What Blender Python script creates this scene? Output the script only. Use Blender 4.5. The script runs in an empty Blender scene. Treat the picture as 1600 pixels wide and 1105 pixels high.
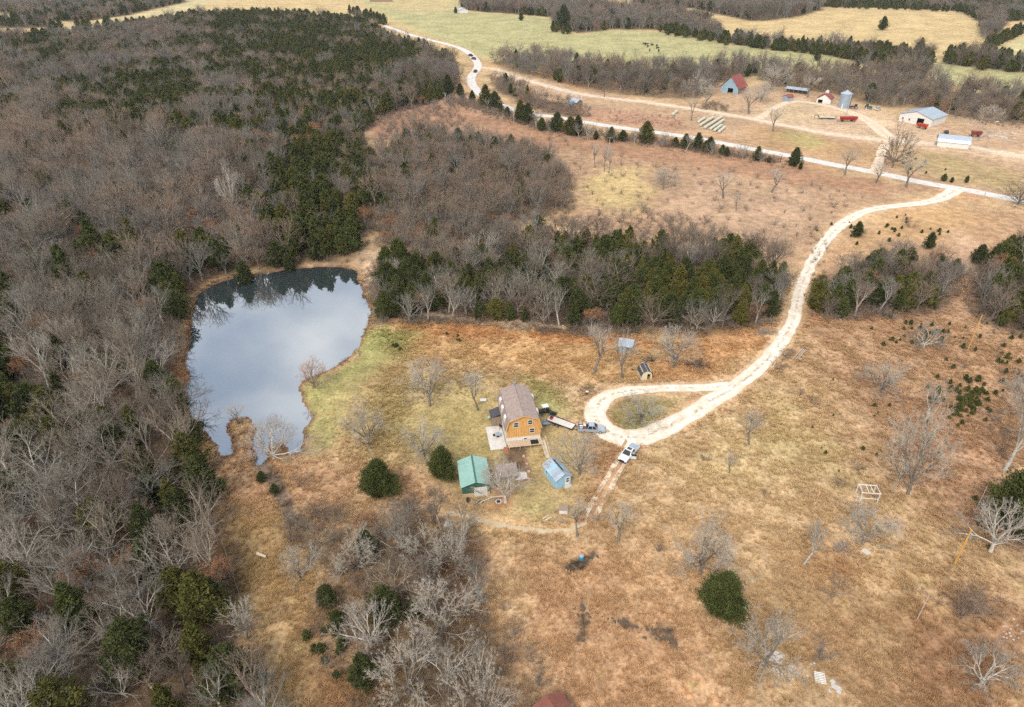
import bpy, math, random
import numpy as np
from math import radians, sin, cos, pi
from mathutils import Vector, Matrix

# ------------------------------------------------------------------ camera, sky, sun, exposure
S = bpy.context.scene
C = S.collection
CAM_H, PITCH, FPX = 90.0, radians(32.0), 1067.0
cam = bpy.data.cameras.new('camera'); cam_o = bpy.data.objects.new('camera', cam); C.objects.link(cam_o)
cam.sensor_width = 36.0; cam.lens = 36.0 * FPX / 1600.0; cam.clip_end = 9000.0; cam.clip_start = 1.0
cam_o.location = (0, 0, CAM_H); cam_o.rotation_euler = (pi / 2 - PITCH, 0, 0)
S.camera = cam_o

SUN_EL, SUN_AZ = radians(46.0), radians(205.0)      # azimuth clockwise from +Y: behind the camera, a little to the left
W = bpy.data.worlds.new('World'); S.world = W; W.use_nodes = True
nt = W.node_tree; N = nt.nodes; L = nt.links
for n in list(N): N.remove(n)
wo = N.new('ShaderNodeOutputWorld')
sky = N.new('ShaderNodeTexSky'); sky.sky_type = 'NISHITA'; sky.sun_disc = False
sky.sun_elevation = SUN_EL; sky.sun_rotation = SUN_AZ; sky.air_density = 1.0; sky.dust_density = 1.5
bg1 = N.new('ShaderNodeBackground'); bg1.inputs['Strength'].default_value = 0.13
L.new(sky.outputs[0], bg1.inputs['Color'])
bg2 = N.new('ShaderNodeBackground'); bg2.inputs['Color'].default_value = (0.98, 0.97, 0.97, 1); bg2.inputs['Strength'].default_value = 0.74
tc = N.new('ShaderNodeTexCoord')
mp = N.new('ShaderNodeMapping'); mp.inputs['Scale'].default_value = (1, 1, 1.8); mp.inputs['Location'].default_value = (0.35, 0.1, 0.2)
nz = N.new('ShaderNodeTexNoise'); nz.inputs['Scale'].default_value = 3.2; nz.inputs['Detail'].default_value = 5; nz.inputs['Roughness'].default_value = 0.5
cr = N.new('ShaderNodeValToRGB'); cr.color_ramp.elements[0].position = 0.40; cr.color_ramp.elements[1].position = 0.62
cr.color_ramp.elements[0].color = (0.66, 0.66, 0.66, 1); cr.color_ramp.elements[1].color = (0.97, 0.97, 0.97, 1)
cc = N.new('ShaderNodeValToRGB'); cc.color_ramp.elements[0].position = 0.36; cc.color_ramp.elements[1].position = 0.64
cc.color_ramp.elements[0].color = (0.42, 0.46, 0.53, 1); cc.color_ramp.elements[1].color = (1.0, 0.985, 0.97, 1)
L.new(nz.outputs['Fac'], cc.inputs['Fac']); L.new(cc.outputs['Color'], bg2.inputs['Color'])
mx = N.new('ShaderNodeMixShader')
L.new(tc.outputs['Generated'], mp.inputs['Vector']); L.new(mp.outputs[0], nz.inputs['Vector']); L.new(nz.outputs['Fac'], cr.inputs['Fac'])
L.new(cr.outputs['Color'], mx.inputs['Fac']); L.new(bg1.outputs[0], mx.inputs[1]); L.new(bg2.outputs[0], mx.inputs[2])
L.new(mx.outputs[0], wo.inputs['Surface'])

sun = bpy.data.lights.new('sun', 'SUN'); sun.energy = 1.4; sun.angle = radians(18); sun.color = (1.0, 0.93, 0.82)
sun_o = bpy.data.objects.new('sun', sun); C.objects.link(sun_o)
_sd = Vector((sin(SUN_AZ) * cos(SUN_EL), cos(SUN_AZ) * cos(SUN_EL), sin(SUN_EL)))
sun_o.rotation_euler = _sd.to_track_quat('Z', 'Y').to_euler(); sun_o.location = (0, -50, 300)

S.view_settings.view_transform = 'Standard'; S.view_settings.look = 'None'
S.view_settings.exposure = 1.36; S.view_settings.gamma = 1.0; S.view_settings.use_curve_mapping = False
S.render.engine = 'CYCLES'
S.cycles.use_denoising = False
S.cycles.max_bounces = 4; S.cycles.diffuse_bounces = 2; S.cycles.glossy_bounces = 2; S.cycles.transparent_max_bounces = 4
S.cycles.use_adaptive_sampling = True; S.cycles.adaptive_threshold = 0.02
S.cycles.sample_clamp_indirect = 3.0; S.cycles.caustics_reflective = False; S.cycles.caustics_refractive = False

# ------------------------------------------------------------------ numeric helpers
R = random.Random(7)
NR = np.random.RandomState(11)

def _hash(ix, iy, seed):
    h = (ix.astype(np.int64) * 374761393 + iy.astype(np.int64) * 668265263 + seed * 974711) & 0xffffffff
    h = ((h ^ (h >> 13)) * 1274126177) & 0xffffffff
    h = h ^ (h >> 16)
    return (h & 0xffff) / 65535.0

def vnoise(x, y, seed=0):
    ix = np.floor(x); iy = np.floor(y); fx = x - ix; fy = y - iy
    fx = fx * fx * (3 - 2 * fx); fy = fy * fy * (3 - 2 * fy)
    a = _hash(ix, iy, seed); b = _hash(ix + 1, iy, seed); c = _hash(ix, iy + 1, seed); d = _hash(ix + 1, iy + 1, seed)
    return (a * (1 - fx) + b * fx) * (1 - fy) + (c * (1 - fx) + d * fx) * fy

def fbm(x, y, scale, octv=4, seed=0):
    x = np.asarray(x, float) / scale; y = np.asarray(y, float) / scale
    s = np.zeros_like(x); a = 0.5; t = 0
    for o in range(octv):
        s = s + a * vnoise(x, y, seed + o * 17); t += a; a *= 0.5; x = x * 2.03 + 5.1; y = y * 2.03 + 1.7
    return s / t

def sstep(a, b, x):
    t = np.clip((x - a) / (b - a), 0, 1); return t * t * (3 - 2 * t)

def polysd(px, py, poly):
    """signed distance to a polygon, positive inside"""
    poly = np.asarray(poly, float); n = len(poly)
    best = np.full(px.shape, 1e18); inside = np.zeros(px.shape, bool)
    for i in range(n):
        x1, y1 = poly[i]; x2, y2 = poly[(i + 1) % n]
        dx, dy = x2 - x1, y2 - y1; l2 = dx * dx + dy * dy + 1e-12
        t = np.clip(((px - x1) * dx + (py - y1) * dy) / l2, 0, 1)
        d = (px - x1 - t * dx) ** 2 + (py - y1 - t * dy) ** 2
        best = np.minimum(best, d)
        cond = (y1 > py) != (y2 > py)
        xi = (x2 - x1) * (py - y1) / (y2 - y1 if abs(y2 - y1) > 1e-12 else 1e-12) + x1
        inside ^= cond & (px < xi)
    d = np.sqrt(best)
    return np.where(inside, d, -d)

# ------------------------------------------------------------------ terrain
WATER_Z = -0.75
def relief(x, y):
    x = np.asarray(x, float); y = np.asarray(y, float)
    r = np.sqrt(x * x + y * y)
    near = (fbm(x, y, 60, 2, 3) - 0.5) * 0.9
    far = (fbm(x, y, 420, 2, 9) - 0.5) * 17 * sstep(330, 800, r)
    hill = 6.0 * np.exp(-(((x + 150) / 110) ** 2 + ((y - 330) / 120) ** 2))
    return near * sstep(20, 60, r) + far + hill

def _h1(ix, iy, seed):
    h = (ix * 374761393 + iy * 668265263 + seed * 974711) & 0xffffffff
    h = ((h ^ (h >> 13)) * 1274126177) & 0xffffffff
    return ((h ^ (h >> 16)) & 0xffff) / 65535.0
def _n1(x, y, seed):
    ix = math.floor(x); iy = math.floor(y); fx = x - ix; fy = y - iy; fx = fx * fx * (3 - 2 * fx); fy = fy * fy * (3 - 2 * fy)
    return (_h1(ix, iy, seed) * (1 - fx) + _h1(ix + 1, iy, seed) * fx) * (1 - fy) + (_h1(ix, iy + 1, seed) * (1 - fx) + _h1(ix + 1, iy + 1, seed) * fx) * fy
def _f1(x, y, sc, seed):
    x /= sc; y /= sc
    return (.5 * _n1(x, y, seed) + .25 * _n1(x * 2.03 + 5.1, y * 2.03 + 1.7, seed + 17)) / .75
def _s1(a, b, x):
    t = min(1.0, max(0.0, (x - a) / (b - a))); return t * t * (3 - 2 * t)
def relief1(x, y):
    r = math.hypot(x, y)
    return (_f1(x, y, 60, 3) - .5) * .9 * _s1(20, 60, r) + ((_f1(x, y, 420, 9) - .5) * 17 * _s1(330, 800, r) if r > 330 else 0) + 6.0 * math.exp(-(((x + 150) / 110) ** 2 + ((y - 330) / 120) ** 2))

def ray(u, v):
    xc = (u - 800.0) / FPX; yc = (552.5 - v) / FPX
    return np.array([xc, cos(PITCH) + yc * sin(PITCH), -sin(PITCH) + yc * cos(PITCH)])

_pond = None
def P(u, v, h=0.0):
    """ground point that the photograph shows at (u, v); h metres above the ground"""
    d = ray(u, v); z = 0.0
    for _ in range(14):
        t = (CAM_H - z - h) / -d[2]
        z = 0.6 * relief1(d[0] * t, d[1] * t) + 0.4 * z
    return d[0] * t, d[1] * t

def PW(pts): return [P(u, v) for u, v in pts]

POND_PX = [(330,446),(345,440),(365,436),(395,430),(425,426),(460,420),(500,417),(535,418),(556,424),(562,440),(565,460),(578,478),(580,492),(572,505),(565,520),(560,540),(545,558),(525,572),(495,585),(468,598),(465,610),(478,632),(488,655),(475,672),(474,690),(470,708),(455,712),(440,695),(420,690),(417,720),(402,722),(398,700),(402,680),(395,660),(388,653),(360,657),(355,670),(362,690),(365,710),(347,713),(338,690),(320,670),(303,655),(298,640),(292,610),(297,585),(285,570),(297,545),(300,510),(302,485),(310,462)]
CREEK_PX = [(404,722),(412,733),(424,744),(434,758),(438,775),(444,790),(452,803),(463,816),(480,828)]
def terrain(x, y):
    return relief(x, y)
def _flat(u, v):
    d = ray(u, v); t = (CAM_H - WATER_Z) / -d[2]; return d[0] * t, d[1] * t
_POND_RAW = np.array([_flat(u, v) for u, v in POND_PX])
def _refine(poly, step, amp, seed):
    out = []
    n = len(poly)
    for i in range(n):
        a = poly[i]; b = poly[(i + 1) % n]; k = max(1, int(np.hypot(*(b - a)) / step))
        for j in range(k): out.append(a + (b - a) * j / k)
    out = np.array(out)
    out[:, 0] += (fbm(out[:, 0], out[:, 1], 2.6, 3, seed) - 0.5) * amp
    out[:, 1] += (fbm(out[:, 0], out[:, 1], 2.6, 3, seed + 50) - 0.5) * amp
    return out
POND = _refine(_POND_RAW, 1.5, 2.2, 31)
_pb = (POND[:, 0].min() - 25, POND[:, 0].max() + 25, POND[:, 1].min() - 25, POND[:, 1].max() + 25)
def seg_dist(x, y, pts):
    best = np.full(np.shape(x), 1e9)
    for (x1, y1), (x2, y2) in zip(pts[:-1], pts[1:]):
        dx, dy = x2 - x1, y2 - y1
        t = np.clip(((x - x1) * dx + (y - y1) * dy) / (dx * dx + dy * dy + 1e-9), 0, 1)
        best = np.minimum(best, np.hypot(x - x1 - t * dx, y - y1 - t * dy))
    return best
CREEK = [_flat(u, v) for u, v in CREEK_PX]
def terrain(x, y):
    x = np.asarray(x, float); y = np.asarray(y, float)
    shp = x.shape; x = np.atleast_1d(x).ravel(); y = np.atleast_1d(y).ravel()
    z = relief(x, y)
    m = (x > _pb[0]) & (x < _pb[1]) & (y > _pb[2]) & (y < _pb[3])
    if m.any():
        sd = polysd(x[m], y[m], POND)
        bank = np.where(sd > 0, WATER_Z - 0.15 - np.minimum(sd * 0.5, 1.6), WATER_Z + 0.12 + (-sd) * 0.22)
        w = sstep(14, 3, -sd)
        zz = z[m]
        zz = np.where(sd > 0, bank, np.minimum(zz, bank) * w + zz * (1 - w))
        zz = np.where(sd <= 0, np.maximum(zz, np.minimum(WATER_Z + 0.12 + (-sd) * 0.05, 0)), zz)
        cd = seg_dist(x[m], y[m], CREEK)
        zz = np.where(sd < 0, zz - 0.35 * sstep(1.6, 0.5, cd), zz)
        z[m] = zz
    return z.reshape(shp) if shp else float(z[0])

def hz(x, y):
    if _pb[0] < x < _pb[1] and _pb[2] < y < _pb[3]: return float(terrain(x, y))
    return relief1(x, y)

# ------------------------------------------------------------------ object helpers
def tag(o, label=None, cat=None, group=None, kind=None):
    if label: o['label'] = label
    if cat: o['category'] = cat
    if group: o['group'] = group
    if kind: o['kind'] = kind
    return o

def empty(name, loc, rz=0.0, label=None, cat=None, group=None, sc=None):
    o = bpy.data.objects.new(name, None); C.objects.link(o); o.empty_display_size = 0.3
    o.location = loc; o.rotation_euler = (0, 0, rz)
    if sc: o.scale = (sc, sc, sc) if not hasattr(sc, '__len__') else sc
    return tag(o, label, cat, group)

def mesh_np(name, V, F, mats=()):
    """V (n,3) array, F list/array of faces of equal length or python lists"""
    me = bpy.data.meshes.new(name)
    if isinstance(F, np.ndarray):
        V = np.asarray(V, np.float32); k = F.shape[1]
        me.vertices.add(len(V)); me.vertices.foreach_set('co', V.ravel())
        me.loops.add(F.size); me.loops.foreach_set('vertex_index', F.astype(np.int32).ravel())
        me.polygons.add(len(F)); me.polygons.foreach_set('loop_start', np.arange(0, F.size, k, dtype=np.int32))
        me.update(calc_edges=True)
    else:
        me.from_pydata([tuple(v) for v in V], [], F); me.update()
    for m in mats: me.materials.append(m)
    return me

def link(name, me, parent=None, loc=None, rz=0.0):
    o = bpy.data.objects.new(name, me); C.objects.link(o)
    if parent is not None: o.parent = parent
    if loc is not None: o.location = loc
    if rz: o.rotation_euler = (0, 0, rz)
    return o

class MB:
    """collects boxes, bars, prisms and tubes; build() links them as one mesh object"""
    def __init__(s): s.v = []; s.f = []
    def add(s, vs, fs):
        b = len(s.v); s.v += [tuple(map(float, q)) for q in vs]; s.f += [[i + b for i in f] for f in fs]; return s
    def box(s, x0, x1, y0, y1, z0, z1, bev=0.0):
        v = [(x0,y0,z0),(x1,y0,z0),(x1,y1,z0),(x0,y1,z0),(x0,y0,z1),(x1,y0,z1),(x1,y1,z1),(x0,y1,z1)]
        return s.add(v, [[3,2,1,0],[4,5,6,7],[0,1,5,4],[1,2,6,5],[2,3,7,6],[3,0,4,7]])
    def hexa(s, v): return s.add(v, [[3,2,1,0],[4,5,6,7],[0,1,5,4],[1,2,6,5],[2,3,7,6],[3,0,4,7]])
    def bar(s, a, b, w, h=None, up=(0, 0, 1)):
        a = Vector(a); b = Vector(b); d = (b - a).normalized(); up = Vector(up)
        if abs(d.dot(up)) > 0.98: up = Vector((0, 1, 0))
        x = d.cross(up).normalized(); z = x.cross(d).normalized(); h = h or w
        v = []
        for p in (a, b):
            for sx, sz in ((-1,-1),(1,-1),(1,1),(-1,1)): v.append(p + x * sx * w / 2 + z * sz * h / 2)
        return s.add(v, [[3,2,1,0],[4,5,6,7],[0,1,5,4],[1,2,6,5],[2,3,7,6],[3,0,4,7]])
    def tube(s, pts, rad, n=6, cap=True):
        if not hasattr(rad, '__len__'): rad = [rad] * len(pts)
        pts = [Vector(p) for p in pts]; rings = []; vs = []
        for i, p in enumerate(pts):
            d = (pts[min(i + 1, len(pts) - 1)] - pts[max(i - 1, 0)]).normalized()
            u = d.cross(Vector((0, 0, 1)) if abs(d.z) < 0.9 else Vector((1, 0, 0))).normalized(); w = d.cross(u)
            for k in range(n):
                a = 2 * pi * k / n; vs.append(p + (u * cos(a) + w * sin(a)) * rad[i])
        fs = []
        for i in range(len(pts) - 1):
            for k in range(n):
                fs.append([i*n+k, i*n+(k+1)%n, (i+1)*n+(k+1)%n, (i+1)*n+k])
        if cap: fs.append(list(range(n))[::-1]); fs.append([(len(pts)-1)*n+k for k in range(n)])
        return s.add(vs, fs)
    def prism(s, prof, y0, y1):
        """profile in x,z extruded along y"""
        n = len(prof); vs = [(x, y0, z) for x, z in prof] + [(x, y1, z) for x, z in prof]
        fs = [list(range(n)), [n + k for k in range(n)][::-1]] + [[(k+1)%n, k, n+k, n+(k+1)%n] for k in range(n)]
        return s.add(vs, fs)
    def sheet(s, a, b, c, d, t):
        """thick sheet from four corner points"""
        a, b, c, d = map(Vector, (a, b, c, d)); nrm = (b - a).cross(d - a).normalized() * t
        return s.hexa([a, b, c, d, a + nrm, b + nrm, c + nrm, d + nrm])
    def build(s, name, mat, parent=None, smooth=False, loc=None, rz=0.0):
        me = mesh_np(name, s.v, s.f, [mat])
        if smooth:
            me.polygons.foreach_set('use_smooth', [True] * len(me.polygons))
        return link(name, me, parent, loc, rz)

# ------------------------------------------------------------------ materials
_M = {}
def mat(name, col, rough=0.85, metal=0.0, noise=0.0, nscale=3.0, bump=0.0, spec=0.3, stretch=None, coord='Object', col2=None, detail=5):
    if name in _M: return _M[name]
    m = bpy.data.materials.new(name); m.use_nodes = True; t = m.node_tree; b = t.nodes['Principled BSDF']
    b.inputs['Roughness'].default_value = rough; b.inputs['Metallic'].default_value = metal
    b.inputs['Specular IOR Level'].default_value = spec
    b.inputs['Base Color'].default_value = (*col, 1)
    if noise or bump or col2:
        c = t.nodes.new('ShaderNodeTexCoord'); mpn = t.nodes.new('ShaderNodeMapping')
        if stretch: mpn.inputs['Scale'].default_value = stretch
        n = t.nodes.new('ShaderNodeTexNoise'); n.inputs['Scale'].default_value = nscale; n.inputs['Detail'].default_value = detail
        n.inputs['Roughness'].default_value = 0.65
        t.links.new(c.outputs[coord], mpn.inputs[0]); t.links.new(mpn.outputs[0], n.inputs['Vector'])
        r = t.nodes.new('ShaderNodeValToRGB')
        c2 = col2 or tuple(max(0, k * (1 - noise)) for k in col); c1 = col if col2 else tuple(min(1, k * (1 + noise)) for k in col)
        r.color_ramp.elements[0].position = 0.33; r.color_ramp.elements[1].position = 0.67
        r.color_ramp.elements[0].color = (*c2, 1); r.color_ramp.elements[1].color = (*c1, 1)
        t.links.new(n.outputs['Fac'], r.inputs[0]); t.links.new(r.outputs[0], b.inputs['Base Color'])
        if bump:
            bn = t.nodes.new('ShaderNodeBump'); bn.inputs['Strength'].default_value = bump; bn.inputs['Distance'].default_value = 0.05
            t.links.new(n.outputs['Fac'], bn.inputs['Height']); t.links.new(bn.outputs[0], b.inputs['Normal'])
    _M[name] = m
    return m

def mat_random(name, cols, rough=0.9, trans=0.0, noise=0.25, nscale=1.2, facing=None):
    """colour drawn per object / per instance from a ramp, with a fine mottling"""
    m = bpy.data.materials.new(name); m.use_nodes = True; t = m.node_tree; b = t.nodes['Principled BSDF']
    b.inputs['Roughness'].default_value = rough; b.inputs['Specular IOR Level'].default_value = 0.15
    oi = t.nodes.new('ShaderNodeObjectInfo'); r = t.nodes.new('ShaderNodeValToRGB')
    while len(r.color_ramp.elements) < len(cols): r.color_ramp.elements.new(0.5)
    for i, c in enumerate(cols):
        r.color_ramp.elements[i].position = i / max(1, len(cols) - 1); r.color_ramp.elements[i].color = (*c, 1)
    t.links.new(oi.outputs['Random'], r.inputs[0])
    c = t.nodes.new('ShaderNodeTexCoord'); n = t.nodes.new('ShaderNodeTexNoise'); n.inputs['Scale'].default_value = nscale; n.inputs['Detail'].default_value = 3
    t.links.new(c.outputs['Object'], n.inputs['Vector'])
    mr = t.nodes.new('ShaderNodeMapRange'); mr.inputs[1].default_value = 0.3; mr.inputs[2].default_value = 0.7
    mr.inputs[3].default_value = 1 - noise; mr.inputs[4].default_value = 1 + noise
    t.links.new(n.outputs['Fac'], mr.inputs[0])
    mu = t.nodes.new('ShaderNodeVectorMath'); mu.operation = 'SCALE'
    t.links.new(r.outputs[0], mu.inputs[0]); t.links.new(mr.outputs[0], mu.inputs['Scale'])
    t.links.new(mu.outputs[0], b.inputs['Base Color'])
    _M[name] = m
    return m
# ------------------------------------------------------------------ where things lie (photograph pixels turned into ground points)
WOODS = {   # polygons on the ground: where trunks stand
 'left':   [(-60,1180),(440,1180),(405,1040),(372,960),(352,880),(338,800),(322,735),(300,690),(288,640),(272,590),(275,520),(290,460),(318,436),(380,420),(450,410),(545,402),(580,365),(600,320),(585,270),(560,215),(600,180),(660,165),(700,152),(722,128),(712,104),(690,92),(640,72),(590,52),(560,36),(420,26),(300,30),(210,44),(120,56),(50,62),(-60,62)],
 'mid':    [(600,320),(585,270),(600,240),(660,215),(740,225),(800,232),(850,240),(885,285),(890,330),(820,345),(760,365),(700,385),(650,395),(615,392),(590,375)],
 'band':   [(590,430),(625,400),(690,400),(760,375),(850,372),(930,380),(1000,388),(1090,395),(1180,400),(1225,430),(1240,470),(1228,497),(1180,508),(1090,518),(1000,520),(900,520),(800,505),(720,497),(640,505),(605,500),(582,470)],
 'right':  [(1268,470),(1310,440),(1345,418),(1400,412),(1485,420),(1488,465),(1440,488),(1370,494),(1300,498),(1268,492)],
 'edge':   [(1530,430),(1560,395),(1660,350),(1660,540),(1590,520),(1540,505),(1518,470)],
 'low':    [(465,830),(520,815),(600,830),(650,805),(735,830),(750,880),(740,930),(790,985),(830,1050),(840,1180),(600,1180),(555,1080),(520,1000),(495,960),(530,900)],
 'farm':   [(770,100),(800,112),(860,126),(930,142),(1010,152),(1070,156),(1110,150),(1120,130),(1180,120),(1210,135),(1260,143),(1300,148),(1390,170),(1420,165),(1490,182),(1560,190),(1660,205),(1660,160),(1590,150),(1500,145),(1450,128),(1430,118),(1340,115),(1260,112),(1190,108),(1120,105),(1050,108),(980,110),(900,98),(840,90),(780,92)],
 'roadeast':[(765,118),(800,128),(850,155),(900,165),(920,182),(880,180),(820,168),(790,150),(770,140)],
 'far_a':  [(722,16),(800,22),(862,27),(866,46),(905,52),(960,46),(1030,47),(1085,52),(1130,58),(1100,30),(1040,22),(980,20),(930,10),(860,2),(760,-2),(722,2)],
 'far_b':  [(985,8),(1080,13),(1115,21),(1170,33),(1195,33),(1240,28),(1285,16),(1285,-4),(1000,-4)],
 'far_c':  [(1030,50),(1085,58),(1150,70),(1210,78),(1290,85),(1340,97),(1420,118),(1440,128),(1455,96),(1445,78),(1400,84),(1340,76),(1270,74),(1200,68),(1130,58),(1080,48)],
 'far_d':  [(1285,11),(1340,12),(1420,14),(1500,18),(1528,34),(1572,34),(1660,30),(1660,2),(1500,2),(1285,3)],
 'far_e':  [(1530,36),(1572,36),(1560,58),(1534,62)],
 'far_f':  [(1472,99),(1530,106),(1600,114),(1660,120),(1660,100),(1600,98),(1540,88),(1480,84)],
 'far_g':  [(0,20),(60,32),(130,34),(200,24),(290,4),(290,-6),(120,-6),(70,8),(0,8)],
 'far_h':  [(-30,44),(60,44),(100,38),(60,30),(-30,36)],
}
WOODSW = {k: np.array(PW(v)) for k, v in WOODS.items()}

def rgb(r, g, b, k=1.7):
    """base colour that shows as this picture colour in the open daylight of the scene"""
    f = lambda c: (c / 255 / 12.92 if c / 255 <= 0.04045 else ((c / 255 + 0.055) / 1.055) ** 2.4) / k
    return np.array([f(r), f(g), f(b)])
TAN = rgb(208,170,118); SEDGE = rgb(196,134,80); LAWN = rgb(176,164,88); LAWN2 = rgb(160,162,78); LITTER = rgb(112,82,62); LITTER2 = rgb(84,74,56)
FARG = rgb(180,174,110); GOLD = rgb(208,178,112); DIRT = rgb(236,214,186); RUST = rgb(180,132,94); PALE = rgb(226,192,140); OLIVE = rgb(150,128,74); DARK = rgb(96,72,54)
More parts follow.
